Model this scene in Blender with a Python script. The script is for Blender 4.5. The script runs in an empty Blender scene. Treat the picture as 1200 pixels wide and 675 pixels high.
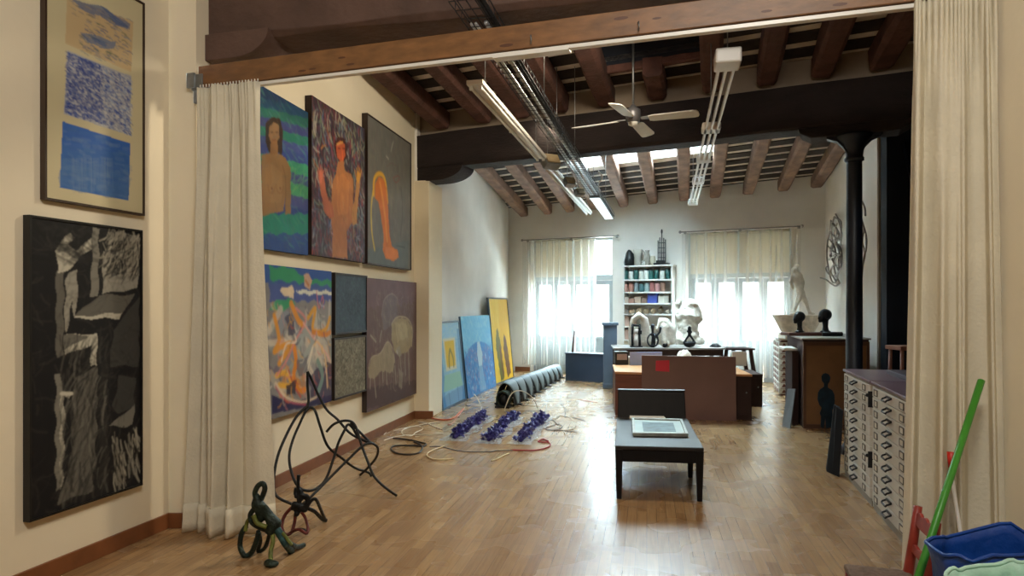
import bpy, bmesh, math, random
import numpy as np
from mathutils import Vector, Matrix, noise
random.seed(7)
SC = bpy.context.scene
COL = SC.collection
F, CX, CY, EYE = 790.0, 600.0, 358.0, 1.5

# ------------------------------------------------------------------ measuring
def at(px, py, Y):
    return Vector(((px-CX)/F*Y, Y, EYE+(CY-py)/F*Y))
def fl(px, py, z=0.0):
    Y = (EYE-z)*F/(py-CY)
    return Vector(((px-CX)/F*Y, Y, z))
class Wall:
    """vertical plane through (x0,y0) along (dx,dy)"""
    def __init__(s, x0, y0, dx, dy):
        l = math.hypot(dx, dy); s.o = Vector((x0, y0, 0)); s.d = Vector((dx/l, dy/l, 0))
        s.n = Vector((s.d.y, -s.d.x, 0))
    def off(s, d):
        p = s.o+s.n*d
        return Wall(p.x, p.y, s.d.x, s.d.y)
    def s_of(s, px):
        k = (px-CX)/F
        return (k*s.o.y-s.o.x)/(s.d.x-k*s.d.y)
    def p(s, t, z=0.0, n=0.0):
        v = s.o+s.d*t+s.n*n; v.z = z
        return v
    def z_of(s, px, py):
        return at(px, py, s.p(s.s_of(px)).y).z
    def hit(s, px, py, n=0.0):
        w = s.off(n) if n else s
        v = w.p(w.s_of(px)); v.z = at(px, py, v.y).z
        return v
WA = Wall(-3.476, 0, .253, 1)      # left wall nearest to us (normal points into the room)
WB = Wall(-3.003, 0, .19, 1)       # left wall of the middle bay
WC = Wall(-2.883, 0, .18, 1)       # left wall of the far bay
BK = Wall(.06, 15.5, 1, -.513)     # back wall
WD = Wall(2.369, 0, .276, 1)       # right wall of the far bay
BM = Wall(-1.25, 8.98, 5.09, -2.47)  # front face of the main beam

# ------------------------------------------------------------------ materials
def lin(c):
    if isinstance(c, str):
        c = tuple(int(c[i:i+2], 16)/255 for i in (0, 2, 4))
    return tuple((x/12.92 if x <= .04045 else ((x+.055)/1.055)**2.4) for x in c)
MATS = {}
def mat(name, col, rough=.6, metal=0.0, var=.12, scale=6.0, bump=.0, spec=.5, coat=0.0, bscale=None, stretch=(1, 1, 1)):
    if name in MATS: return MATS[name]
    m = bpy.data.materials.new(name); m.use_nodes = True
    nt = m.node_tree; N = nt.nodes; L = nt.links
    b = N['Principled BSDF']; c = lin(col)
    b.inputs['Roughness'].default_value = rough; b.inputs['Metallic'].default_value = metal
    b.inputs['Specular IOR Level'].default_value = spec; b.inputs['Coat Weight'].default_value = coat
    tc = N.new('ShaderNodeTexCoord'); mp = N.new('ShaderNodeMapping'); mp.inputs['Scale'].default_value = stretch
    L.new(tc.outputs['Object'], mp.inputs['Vector'])
    nz = N.new('ShaderNodeTexNoise'); nz.inputs['Scale'].default_value = scale; nz.inputs['Detail'].default_value = 6
    L.new(mp.outputs['Vector'], nz.inputs['Vector'])
    r = N.new('ShaderNodeValToRGB')
    r.color_ramp.elements[0].position = .3; r.color_ramp.elements[1].position = .72
    r.color_ramp.elements[0].color = (*[x*(1-var) for x in c], 1)
    r.color_ramp.elements[1].color = (*[min(1, x*(1+var)) for x in c], 1)
    L.new(nz.outputs['Fac'], r.inputs['Fac']); L.new(r.outputs['Color'], b.inputs['Base Color'])
    if bump:
        n2 = N.new('ShaderNodeTexNoise'); n2.inputs['Scale'].default_value = bscale or scale*3; n2.inputs['Detail'].default_value = 5
        L.new(mp.outputs['Vector'], n2.inputs['Vector'])
        bp = N.new('ShaderNodeBump'); bp.inputs['Strength'].default_value = bump; bp.inputs['Distance'].default_value = .02
        L.new(n2.outputs['Fac'], bp.inputs['Height']); L.new(bp.outputs['Normal'], b.inputs['Normal'])
    MATS[name] = m
    return m
def mat_attr(name='painted canvas', rough=.55):
    if name in MATS: return MATS[name]
    m = bpy.data.materials.new(name); m.use_nodes = True
    nt = m.node_tree; b = nt.nodes['Principled BSDF']
    a = nt.nodes.new('ShaderNodeAttribute'); a.attribute_name = 'Col'
    nt.links.new(a.outputs['Color'], b.inputs['Base Color']); b.inputs['Roughness'].default_value = rough
    b.inputs['Specular IOR Level'].default_value = .3
    MATS[name] = m
    return m
def mat_sheer():
    m = bpy.data.materials.new('sheer voile'); m.use_nodes = True
    nt = m.node_tree; N = nt.nodes; L = nt.links; N.remove(N['Principled BSDF'])
    out = N['Material Output']
    tr = N.new('ShaderNodeBsdfTransparent'); tl = N.new('ShaderNodeBsdfTranslucent'); df = N.new('ShaderNodeBsdfDiffuse')
    tl.inputs['Color'].default_value = (.95, .93, .88, 1); df.inputs['Color'].default_value = (.9, .88, .83, 1)
    m1 = N.new('ShaderNodeMixShader'); m1.inputs[0].default_value = .6
    L.new(tl.outputs[0], m1.inputs[1]); L.new(df.outputs[0], m1.inputs[2])
    m2 = N.new('ShaderNodeMixShader'); m2.inputs[0].default_value = .3
    # a noise weave varies how open the cloth is
    nz = N.new('ShaderNodeTexNoise'); nz.inputs['Scale'].default_value = 3
    mr = N.new('ShaderNodeMapRange'); mr.inputs['To Min'].default_value = .12; mr.inputs['To Max'].default_value = .2
    L.new(nz.outputs['Fac'], mr.inputs['Value'])
    lw = N.new('ShaderNodeLayerWeight'); lw.inputs['Blend'].default_value = .35   # cloth seen edge-on is denser
    ad = N.new('ShaderNodeMath'); ad.operation = 'MULTIPLY_ADD'; ad.inputs[1].default_value = .9; ad.use_clamp = True
    L.new(lw.outputs['Facing'], ad.inputs[0]); L.new(mr.outputs[0], ad.inputs[2]); L.new(ad.outputs[0], m2.inputs[0])
    L.new(tr.outputs[0], m2.inputs[1]); L.new(m1.outputs[0], m2.inputs[2]); L.new(m2.outputs[0], out.inputs[0])
    return m
def mat_blind():
    m = bpy.data.materials.new('beige roller blind'); m.use_nodes = True
    nt = m.node_tree; N = nt.nodes; L = nt.links; N.remove(N['Principled BSDF'])
    nz = N.new('ShaderNodeTexNoise'); nz.inputs['Scale'].default_value = 4
    r = N.new('ShaderNodeValToRGB'); r.color_ramp.elements[0].color = (*lin('c9c0ae'), 1); r.color_ramp.elements[1].color = (*lin('dcd5c6'), 1)
    L.new(nz.outputs['Fac'], r.inputs[0])
    tl = N.new('ShaderNodeBsdfTranslucent'); df = N.new('ShaderNodeBsdfDiffuse')
    L.new(r.outputs[0], tl.inputs[0]); L.new(r.outputs[0], df.inputs[0])
    m1 = N.new('ShaderNodeMixShader'); m1.inputs[0].default_value = .87
    L.new(tl.outputs[0], m1.inputs[1]); L.new(df.outputs[0], m1.inputs[2]); L.new(m1.outputs[0], N['Material Output'].inputs[0])
    return m
def mat_glass():
    m = bpy.data.materials.new('window glass'); m.use_nodes = True
    nt = m.node_tree; N = nt.nodes; L = nt.links; N.remove(N['Principled BSDF'])
    tr = N.new('ShaderNodeBsdfTransparent'); tr.inputs[0].default_value = (.9, .96, .97, 1)
    gl = N.new('ShaderNodeBsdfGlossy'); gl.inputs['Roughness'].default_value = .05
    mx = N.new('ShaderNodeMixShader'); mx.inputs[0].default_value = .06
    nz = N.new('ShaderNodeTexNoise'); nz.inputs['Scale'].default_value = 2
    mr = N.new('ShaderNodeMapRange'); mr.inputs['To Min'].default_value = .04; mr.inputs['To Max'].default_value = .09
    L.new(nz.outputs['Fac'], mr.inputs['Value']); L.new(mr.outputs[0], mx.inputs[0])
    L.new(tr.outputs[0], mx.inputs[1]); L.new(gl.outputs[0], mx.inputs[2]); L.new(mx.outputs[0], N['Material Output'].inputs[0])
    return m
def mat_clear():
    m = bpy.data.materials.new('clear plastic film'); m.use_nodes = True
    nt = m.node_tree; N = nt.nodes; L = nt.links; b = N['Principled BSDF']
    b.inputs['Base Color'].default_value = (.8, .85, .9, 1); b.inputs['Roughness'].default_value = .15
    nz = N.new('ShaderNodeTexNoise'); nz.inputs['Scale'].default_value = 14
    mr = N.new('ShaderNodeMapRange'); mr.inputs['To Min'].default_value = .1; mr.inputs['To Max'].default_value = .7
    L.new(nz.outputs['Fac'], mr.inputs['Value']); L.new(mr.outputs[0], b.inputs['Alpha'])
    return m
def mat_floor():
    m = bpy.data.materials.new('oak parquet'); m.use_nodes = True
    nt = m.node_tree; N = nt.nodes; L = nt.links; b = N['Principled BSDF']; b.inputs['Coat Weight'].default_value = .2; b.inputs['Coat Roughness'].default_value = .2
    tc = N.new('ShaderNodeTexCoord'); mp = N.new('ShaderNodeMapping')
    mp.inputs['Rotation'].default_value = (0, 0, -math.atan2(1, .2))
    L.new(tc.outputs['Object'], mp.inputs['Vector'])
    br = N.new('ShaderNodeTexBrick'); br.inputs['Scale'].default_value = 1
    br.inputs['Brick Width'].default_value = .52; br.inputs['Row Height'].default_value = .068
    br.inputs['Mortar Size'].default_value = .0012; br.offset = .37; br.inputs['Bias'].default_value = 0
    br.inputs['Color1'].default_value = (*lin('93714d'), 1); br.inputs['Color2'].default_value = (*lin('ad8b62'), 1)
    br.inputs['Mortar'].default_value = (*lin('664e38'), 1)
    L.new(mp.outputs['Vector'], br.inputs['Vector'])
    m2 = N.new('ShaderNodeMapping'); m2.inputs['Scale'].default_value = (1.2, 22, 1)
    L.new(mp.outputs['Vector'], m2.inputs['Vector'])
    nz = N.new('ShaderNodeTexNoise'); nz.inputs['Scale'].default_value = 3; nz.inputs['Detail'].default_value = 5
    L.new(m2.outputs['Vector'], nz.inputs['Vector'])
    mx = N.new('ShaderNodeMix'); mx.data_type = 'RGBA'; mx.blend_type = 'MULTIPLY'; mx.inputs[0].default_value = .45
    r = N.new('ShaderNodeValToRGB'); r.color_ramp.elements[0].color = (.45, .4, .36, 1); r.color_ramp.elements[1].color = (1, 1, 1, 1)
    r.color_ramp.elements[0].position = .3; r.color_ramp.elements[1].position = .6
    L.new(nz.outputs['Fac'], r.inputs[0]); L.new(br.outputs['Color'], mx.inputs[6]); L.new(r.outputs[0], mx.inputs[7])
    L.new(mx.outputs[2], b.inputs['Base Color'])
    n3 = N.new('ShaderNodeTexNoise'); n3.inputs['Scale'].default_value = 2.2
    mr = N.new('ShaderNodeMapRange'); mr.inputs['To Min'].default_value = .2; mr.inputs['To Max'].default_value = .34
    L.new(tc.outputs['Object'], n3.inputs['Vector']); L.new(n3.outputs['Fac'], mr.inputs['Value']); L.new(mr.outputs[0], b.inputs['Roughness'])
    bp = N.new('ShaderNodeBump'); bp.inputs['Strength'].default_value = .12; bp.inputs['Distance'].default_value = .004
    L.new(br.outputs['Fac'], bp.inputs['Height']); bp.invert = True; L.new(bp.outputs['Normal'], b.inputs['Normal'])
    return m

M = dict(
    plaster=mat('warm lit white plaster', 'e8dcc2', .85, var=.04, scale=1.2, bump=.15, bscale=9),  # yellow of the warm lamps is put into this wall colour
    plaster2=mat('cool white plaster', 'e8e5de', .85, var=.07, scale=1.5, bump=.15, bscale=9),
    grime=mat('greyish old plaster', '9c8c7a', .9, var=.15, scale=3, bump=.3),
    skirt=mat('brown varnished skirting', '7d4c2c', .4, var=.15, scale=9),
    pine=mat('varnished pine', '7a5431', .45, var=.3, scale=2.5, stretch=(1, 9, 9), bump=.1),
    knot=mat('pine knot', '56331f', .5),
    oldbeam=mat('old dark beam timber', '241a18', .85, var=.35, scale=2.2, bump=.6, bscale=16, stretch=(1, 1, 3)),
    nearbeam=mat('near old brown beam timber', '5a443b', .8, var=.35, scale=2.2, bump=.6, bscale=16),
    rafter=mat('rough reddish rafter timber', '5c3c33', .85, var=.4, scale=5, bump=.7, bscale=20),
    rafter2=mat('weathered brown rafter timber', '7f6353', .85, var=.35, scale=5, bump=.7, bscale=20),
    board=mat('pale roof tile underside', 'd8cfc2', .85, var=.25, scale=5),
    batten=mat('dark roof batten', '2c221e', .85, var=.35, scale=8, bump=.3),
    void=mat('dark attic boards', '1a1e28', .9, var=.3, scale=4),
    curtain=mat('cream cotton curtain', 'd8d0bb', .95, var=.06, scale=5, bump=.25, bscale=60),
    rail=mat('white enamelled rail', 'e4e1da', .35, var=.03),
    galv=mat('galvanised steel', '8a8c8c', .4, metal=.8, var=.15, scale=20),
    silver=mat('brushed aluminium', 'bfc2c4', .3, metal=.85, var=.1, scale=20),
    darkmetal=mat('dark painted metal', '24262a', .45, metal=.3, var=.15),
    iron=mat('black blue painted iron', '0e1726', .45, var=.25, scale=5, bump=.15),
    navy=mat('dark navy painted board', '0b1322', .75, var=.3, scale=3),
    winframe=mat('grey white window paint', 'a9b2b5', .5, var=.08, scale=5),
    winpanel=mat('window lower panel paint', '9aa3a6', .55, var=.08, scale=5),

    white=mat('white paint', 'e6e6e2', .55, var=.05),
    paper=mat('white paper sheet', 'eeeeea', .8, var=.03),
    plasterobj=mat('chalky white plaster cast', 'e0dacd', .8, var=.16, scale=14, bump=.5, bscale=30),
    bronze=mat('black bronze', '17191b', .4, metal=.5, var=.4, scale=14, bump=.4, bscale=40),
    greenbronze=mat('green black patinated bronze', '1d2a22', .42, metal=.45, var=.6, scale=22, bump=.5, bscale=60),
    limebronze=mat('yellow green patina', '6d7434', .5, metal=.3, var=.5, scale=24, bump=.4),
    redbronze=mat('dull red patina', '5d2018', .5, metal=.3, var=.5, scale=20, bump=.4),
    blackwire=mat('black forged rod', '121212', .5, metal=.4, var=.3, scale=20, bump=.3),
    brownpanel=mat('brown hardboard', '6f5049', .55, var=.08, scale=3),
    redcab=mat('reddish brown wood cabinet', '6a3a2b', .5, var=.15, scale=5, stretch=(1, 1, 6)),
    darkcab=mat('dark brown wood', '3a2b28', .85, spec=.2, var=.15, scale=5),
    orangewood=mat('orange light wood', 'c08a58', .5, var=.12, scale=5, stretch=(1, 6, 1)),
    tanpanel=mat('tan brown plywood', '7d5a3a', .6, var=.14, scale=4),
    redtape=mat('red label', 'c32235', .5, var=.05),
    bench=mat('black brown stained wood', '120f10', .6, spec=.2, var=.25, scale=8, stretch=(6, 1, 1)),
    benchtop=mat('charcoal leatherette', '2b2827', .42, spec=.3, var=.2, scale=8),
    cab=mat('cream grey enamelled steel', 'd0ccc3', .45, var=.05, scale=4),
    cabtop=mat('mauve brown laminate', '7a6470', .3, var=.08, scale=3),
    slate=mat('blue grey painted wood', '56677a', .55, var=.08, scale=3),
    bluepanel=mat('deep blue grey board', '2e3d52', .55, var=.1, scale=3),
    redchair=mat('red stained wood', '8e2f22', .4, var=.2, scale=9),
    straw=mat('woven brown straw seat', '6d5644', .9, var=.3, scale=30, bump=.8, bscale=60),
    green=mat('green plastic handle', '3c8c28', .4, var=.05),
    red=mat('red plastic', 'c4251c', .4, var=.05),
    bluebag=mat('blue woven plastic bag', '0e3f8f', .4, var=.25, scale=7, bump=.3),
    mintbag=mat('mint and white plastic bag', 'b7dcc8', .5, var=.25, scale=9, bump=.3),
    greyarch=mat('grey corrugated sheet', '7c888b', .5, metal=.2, var=.12, scale=6),
    purple=mat('violet blue plastic', '2a2275', .4, var=.5, scale=20),
    amber=mat('amber lamp lens', 'a58f68', .4, var=.2, scale=9),
)
M['sheer'] = mat_sheer(); M['blind'] = mat_blind(); M['glass'] = mat_glass(); M['film'] = mat_clear(); M['floor'] = mat_floor()

# ------------------------------------------------------------------ mesh building
ORG = {}
class MB:
    def __init__(s): s.v = []; s.f = []; s.m = []; s.mi = 0; s.sm = []; s.smooth = False
    def add(s, vs, fs):
        n = len(s.v); s.v += [Vector(v) for v in vs]
        for f in fs: s.f.append([n+i for i in f]); s.m.append(s.mi); s.sm.append(s.smooth)
    def hexa(s, lo, hi):
        """lo, hi: four points each, matching order (counter-clockwise from above)"""
        s.add(list(lo)+list(hi), [(3, 2, 1, 0), (4, 5, 6, 7), (0, 1, 5, 4), (1, 2, 6, 5), (2, 3, 7, 6), (3, 0, 4, 7)])
        return s
    def box(s, c, size, ang=0.0, mtx=None):
        x, y, z = [a/2 for a in size]
        R = mtx or Matrix.Rotation(ang, 3, 'Z'); c = Vector(c)
        P = lambda a, b, d: c+R@Vector((a, b, d))
        return s.hexa([P(-x, -y, -z), P(x, -y, -z), P(x, y, -z), P(-x, y, -z)], [P(-x, -y, z), P(x, -y, z), P(x, y, z), P(-x, y, z)])
    def wbox(s, w, s0, s1, z0, z1, n0, n1):
        """box on a wall plane: along s, up z, out n"""
        q = lambda z: [w.p(s0, z, n0), w.p(s0, z, n1), w.p(s1, z, n1), w.p(s1, z, n0)]
        return s.hexa(q(z0), q(z1))
    def tube(s, pts, r, seg=8, closed=False, cap=True):
        pts = [Vector(p) for p in pts]; n = len(pts)
        rr = r if isinstance(r, (list, tuple)) else [r]*n
        rings = []; up = None
        for i, p in enumerate(pts):
            a = pts[(i-1) % n] if (closed or i) else p; b = pts[(i+1) % n] if (closed or i < n-1) else p
            t = (b-a)
            t = t.normalized() if t.length > 1e-9 else Vector((0, 0, 1))
            if up is None:
                up = Vector((0, 0, 1)) if abs(t.z) < .9 else Vector((1, 0, 0))
            x = t.cross(up)
            if x.length < 1e-4: x = t.cross(Vector((0, 1, .3)))
            x.normalize(); y = x.cross(t).normalized(); up = y
            rings.append([p+(x*math.cos(2*math.pi*k/seg)+y*math.sin(2*math.pi*k/seg))*rr[i] for k in range(seg)])
        vs = [v for R in rings for v in R]; fs = []
        for i in range(n if closed else n-1):
            j = (i+1) % n
            for k in range(seg):
                l = (k+1) % seg
                fs.append((i*seg+k, i*seg+l, j*seg+l, j*seg+k))
        if cap and not closed:
            fs.append(tuple(range(seg))[::-1]); fs.append(tuple((n-1)*seg+k for k in range(seg)))
        o = s.smooth; s.smooth = True; s.add(vs, fs); s.smooth = o
        return s
    def lathe(s, prof, c, seg=20, ax=Matrix.Identity(3)):
        """profile [(r,z)...] about z at c"""
        c = Vector(c); vs = []; n = len(prof); fs = []
        for r, z in prof:
            for k in range(seg):
                a = 2*math.pi*k/seg; vs.append(c+ax@Vector((r*math.cos(a), r*math.sin(a), z)))
        for i in range(n-1):
            for k in range(seg):
                l = (k+1) % seg; fs.append((i*seg+k, i*seg+l, (i+1)*seg+l, (i+1)*seg+k))
        fs.append(tuple(range(seg))[::-1]); fs.append(tuple((n-1)*seg+k for k in range(seg)))
        o = s.smooth; s.smooth = True; s.add(vs, fs); s.smooth = o
        return s
    def ell(s, c, r, seg=14, rot=None):
        c = Vector(c); rings = seg//2+1; vs = []; fs = []; R = rot or Matrix.Identity(3)
        r = (r, r, r) if isinstance(r, (int, float)) else r
        for i in range(rings+1):
            t = math.pi*i/rings
            for k in range(seg):
                a = 2*math.pi*k/seg
                vs.append(c+R@Vector((r[0]*math.sin(t)*math.cos(a), r[1]*math.sin(t)*math.sin(a), r[2]*math.cos(t))))
        for i in range(rings):
            for k in range(seg):
                l = (k+1) % seg; fs.append((i*seg+k, (i+1)*seg+k, (i+1)*seg+l, i*seg+l))
        o = s.smooth; s.smooth = True; s.add(vs, fs); s.smooth = o
        return s
    def prism(s, poly, fn, d0, d1):
        """poly 2D outline mapped by fn(a,b,d)"""
        n = len(poly)
        vs = [fn(a, b, d0) for a, b in poly]+[fn(a, b, d1) for a, b in poly]
        fs = [tuple(range(n))[::-1], tuple(range(n, 2*n))]+[(i, (i+1) % n, n+(i+1) % n, n+i) for i in range(n)]
        s.add(vs, fs); return s
    def grid(s, fn, nu, nv, closed_u=False):
        vs = [fn(i/(nu if closed_u else nu-1), j/(nv-1)) for j in range(nv) for i in range(nu)]
        fs = []
        for j in range(nv-1):
            for i in range(nu if closed_u else nu-1):
                k = (i+1) % nu
                fs.append((j*nu+i, j*nu+k, (j+1)*nu+k, (j+1)*nu+i))
        o = s.smooth; s.smooth = True; s.add(vs, fs); s.smooth = o
        return s
    def build(s, name, mats, parent=None, origin=None, bevel=0, solid=0, remesh=0, sub=0, flat=False):
        if not isinstance(mats, (list, tuple)): mats = [mats]
        if parent is not None:
            o = ORG[parent.name]
        elif origin is not None: o = Vector(origin)
        else:
            xs = [v.x for v in s.v]; ys = [v.y for v in s.v]; zs = [v.z for v in s.v]
            o = Vector(((min(xs)+max(xs))/2, (min(ys)+max(ys))/2, min(zs)))
        me = bpy.data.meshes.new(name); me.from_pydata([v-o for v in s.v], [], s.f)
        for m in mats: me.materials.append(m)
        me.polygons.foreach_set('material_index', s.m); me.polygons.foreach_set('use_smooth', s.sm); me.update()
        if not flat:
            bm = bmesh.new(); bm.from_mesh(me); bmesh.ops.recalc_face_normals(bm, faces=bm.faces); bm.to_mesh(me); bm.free()
        ob = bpy.data.objects.new(name, me); COL.objects.link(ob)
        if parent is not None: ob.parent = parent
        else: ob.location = o
        ORG[ob.name] = o
        if remesh:
            md = ob.modifiers.new('Remesh', 'REMESH'); md.mode = 'VOXEL'; md.voxel_size = remesh; md.use_smooth_shade = True
            sm = ob.modifiers.new('Smooth', 'SMOOTH'); sm.iterations = 3
        if solid:
            md = ob.modifiers.new('Solidify', 'SOLIDIFY'); md.thickness = solid
        if bevel:
            md = ob.modifiers.new('Bevel', 'BEVEL'); md.width = bevel; md.segments = 2; md.limit_method = 'ANGLE'
        if sub:
            md = ob.modifiers.new('Subdivision', 'SUBSURF'); md.levels = sub; md.render_levels = sub
        return ob
def root(name, loc, label, cat, group=None, kind=None):
    o = bpy.data.objects.new(name, None); COL.objects.link(o); o.location = loc; ORG[o.name] = Vector(loc)
    o.empty_display_size = .1
    return tag(o, label, cat, group, kind)
def tag(o, label, cat, group=None, kind=None):
    o['label'] = label; o['category'] = cat
    if group: o['group'] = group
    if kind: o['kind'] = kind
    return o
def lab(o, label): o['label'] = label; return o
def dup(r, loc, label, group=None):
    c = r.copy(); COL.objects.link(c); c.location = loc; c['label'] = label; ORG[c.name] = Vector(loc)
    if group: c['group'] = group
    for ch in list(r.children):
        d = ch.copy(); COL.objects.link(d); d.parent = c
        for g in list(ch.children):
            e = g.copy(); COL.objects.link(e); e.parent = d
    return c
def smooth_path(pts, n=8, closed=False):
    """Catmull-Rom"""
    P = [Vector(p) for p in pts]; out = []; m = len(P)
    rng = range(m) if closed else range(m-1)
    for i in rng:
        a = P[(i-1) % m] if closed or i else P[0]; b = P[i]; c = P[(i+1) % m]
        d = P[(i+2) % m] if closed or i < m-2 else P[-1]
        for k in range(n):
            t = k/n
            out.append(.5*((2*b)+(c-a)*t+(2*a-5*b+4*c-d)*t*t+(3*b-3*c+d-a)*t**3))
    if not closed: out.append(P[-1])
    return out
def limb(mb, pr, seg=12):
    """chain of tapered limbs with round joints: [(point, radius), ...]"""
    for (p, r) in pr: mb.ell(p, r, seg)
    for (p, r), (q, t) in zip(pr, pr[1:]): mb.tube([p, q], [r, t], seg)

# ------------------------------------------------------------------ the room
STRUCT = 'structure'
def wall_slab(name, w, s0, s1, z0, z1, th, m, label, holes=()):
    """slab behind the plane w (thickness th away from the room) with rectangular holes (s0,s1,z0,z1)"""
    mb = MB(); ss = sorted({s0, s1, *[h[0] for h in holes], *[h[1] for h in holes]}); zs = sorted({z0, z1, *[h[2] for h in holes], *[h[3] for h in holes]})
    for a, b in zip(ss, ss[1:]):
        run = None
        for c, d in zip(zs, zs[1:]):
            inside = any(h[0] <= (a+b)/2 <= h[1] and h[2] <= (c+d)/2 <= h[3] for h in holes)
            if not inside:
                run = (run[0], d) if run else (c, d)
            if inside or d == zs[-1]:
                if run: mb.wbox(w, a, b, run[0], run[1], -th, 0)
                run = None
    o = mb.build(name, m); tag(o, label, 'wall', kind=STRUCT)
    return o
# floor
mb = MB(); mb.add([(-5, -4.5, 0), (7.5, -4.5, 0), (7.5, 17, 0), (-5, 17, 0)], [(0, 1, 2, 3)])
mb.add([(-5, -4.5, -.1), (7.5, -4.5, -.1), (7.5, 17, -.1), (-5, 17, -.1)], [(3, 2, 1, 0)])
o = mb.build('floor', M['floor'], origin=(0, 0, 0)); tag(o, 'oak strip parquet floor of the studio', 'floor', kind=STRUCT)
yA = 4.56
sA = yA/WA.d.y; sB0 = yA/WB.d.y; sB1 = 8.98/WB.d.y; sC0 = 8.98/WC.d.y; sC1 = (BK.o-WC.o).length+.3
wall_slab('wall_left', WA, -4.6/WA.d.y, sA, 0, 4.7, .3, M['plaster'], 'warm white left wall nearest to us, behind the blue triptych')
o = wall_slab('wall_left_middle', WB, sB0, sB1, 0, 5, .45, M['plaster'], 'warm white wall behind the seven hung paintings')
wall_slab('wall_left_far', WC, sC0, sC1, 0, 5, .5, M['plaster2'], 'white left wall behind the leaning paintings')
# pilaster under the main beam
mb = MB(); mb.box((0, 0, 0), (1, 1, 1)); mb = MB()
mb.wbox(WC, sC0-.02, sC0+.6, 0, 3.16, -.3, .175)
o = mb.build('wall_pilaster', M['plaster'], bevel=.01); tag(o, 'plastered pilaster carrying the left end of the main beam', 'wall', kind=STRUCT)
# window layout on the back wall
W1 = (BK.s_of(622), BK.s_of(718), .0, 2.98)
W2 = (BK.s_of(805), BK.s_of(927), .0, 2.98)
sBend = (Vector((5.83, 12.54, 0))-BK.o).length
BKW = wall_slab('wall_back', BK, -.6, sBend+.5, 0, 5, .35, M['plaster2'], 'white back wall with the two tall windows', holes=[(W1[0], W1[1], .0, W1[3]), (W2[0], W2[1], .0, W2[3])])
# far right wall, jamb and dark alcove
sD0 = WD.s_of(1028); sD1 = sD0+5
wall_slab('wall_right_far', WD, sD0, sD1, 0, 5, -.4, M['plaster2'], 'white right wall of the far bay with the wire reliefs')
J = WD.p(sD0)
mb = MB(); mb.hexa([(J.x+.01, J.y-.02, 0), (J.x+.13, J.y-.02, 0), (J.x+.2, J.y+.3, 0), (J.x+.13, J.y+.3, 0)],
                   [(J.x+.01, J.y-.02, 4.9), (J.x+.13, J.y-.02, 4.9), (J.x+.2, J.y+.3, 4.9), (J.x+.13, J.y+.3, 4.9)])
o = mb.build('door_1', mat('grey brown door jamb', '9c8c78', .8)); tag(o, 'grey brown jamb at the end of the right white wall', 'door jamb', kind=STRUCT)
# dark closet front behind the cast iron column
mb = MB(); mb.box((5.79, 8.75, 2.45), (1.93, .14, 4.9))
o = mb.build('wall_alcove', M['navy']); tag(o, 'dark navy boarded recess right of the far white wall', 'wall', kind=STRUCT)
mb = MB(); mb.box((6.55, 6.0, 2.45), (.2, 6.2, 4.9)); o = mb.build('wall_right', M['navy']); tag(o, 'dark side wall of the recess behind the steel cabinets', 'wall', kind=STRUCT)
mb = MB(); mb.box((4.45, 3.05, 2.45), (4.0, .2, 4.9)); o = mb.build('wall_right_return', M['plaster']); tag(o, 'plaster return behind the right curtain', 'wall', kind=STRUCT)
mb = MB(); mb.hexa([(2.21, 3.13, 0), (2.6, 3.13, 0), (2.6, -4.2, 0), (2.21, -4.2, 0)], [(2.21, 3.13, 4.9), (2.6, 3.13, 4.9), (2.6, -4.2, 4.9), (2.21, -4.2, 4.9)])
o = mb.build('wall_right_front', M['plaster']); tag(o, 'warm white right wall beside the cream curtain', 'wall', kind=STRUCT)
mb = MB(); mb.box((-.8, -4.3, 2.45), (8, .2, 4.9)); o = mb.build('wall_front', M['plaster']); tag(o, 'plaster wall behind the viewer', 'wall', kind=STRUCT)

# ---- skirting boards
def skirting(name, w, s0, s1, label, h=.1, sgn=1):
    mb = MB(); mb.wbox(w, s0, s1, 0, h, 0 if sgn > 0 else -.018, .018 if sgn > 0 else 0)
    o = mb.build(name, M['skirt'], bevel=.003); tag(o, label, 'skirting board', kind=STRUCT)
skirting('baseboard_left', WA, -3, sA-.0, 'brown skirting below the black and white painting')
skirting('baseboard_left_middle', WB, sB0, sB1-.0, 'brown skirting under the seven hung paintings')
skirting('baseboard_left_far', WC, sC0+.6, sC1-.3, 'brown skirting behind the leaning paintings')
skirting('baseboard_back', BK, W1[1]+.02, W2[0]-.02, 'brown skirting of the back wall under the shelves', .14)
skirting('baseboard_back_left', BK, .02, W1[0]-.02, 'brown skirting left of the left window', .1)
skirting('baseboard_back_right', BK, W2[1]+.02, sBend, 'brown skirting right of the right window', .14)
skirting('baseboard_right_far', WD, sD0, sD1, 'brown skirting of the far right wall', .1, -1)
e = WA.p(sA); g = WB.p(sB0)
mb = MB(); mb.box(((e.x+g.x)/2+.01, yA-.012, .05), (abs(g.x-e.x)+.04, .02, .1)); o = mb.build('baseboard_pier', M['skirt'], bevel=.003)
tag(o, 'brown skirting across the pier left of the cream curtain', 'skirting board', kind=STRUCT)
mb = MB(); q0 = WB.p(sB1); q1 = WC.p(sC0, 0, .19)
mb.box(((q0.x+q1.x)/2+.01, 8.94, .05), (abs(q1.x-q0.x)+.05, .03, .1)); o = mb.build('baseboard_pilaster', M['skirt'], bevel=.003)
tag(o, 'brown skirting in front of the far pilaster', 'skirting board', kind=STRUCT)

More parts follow.
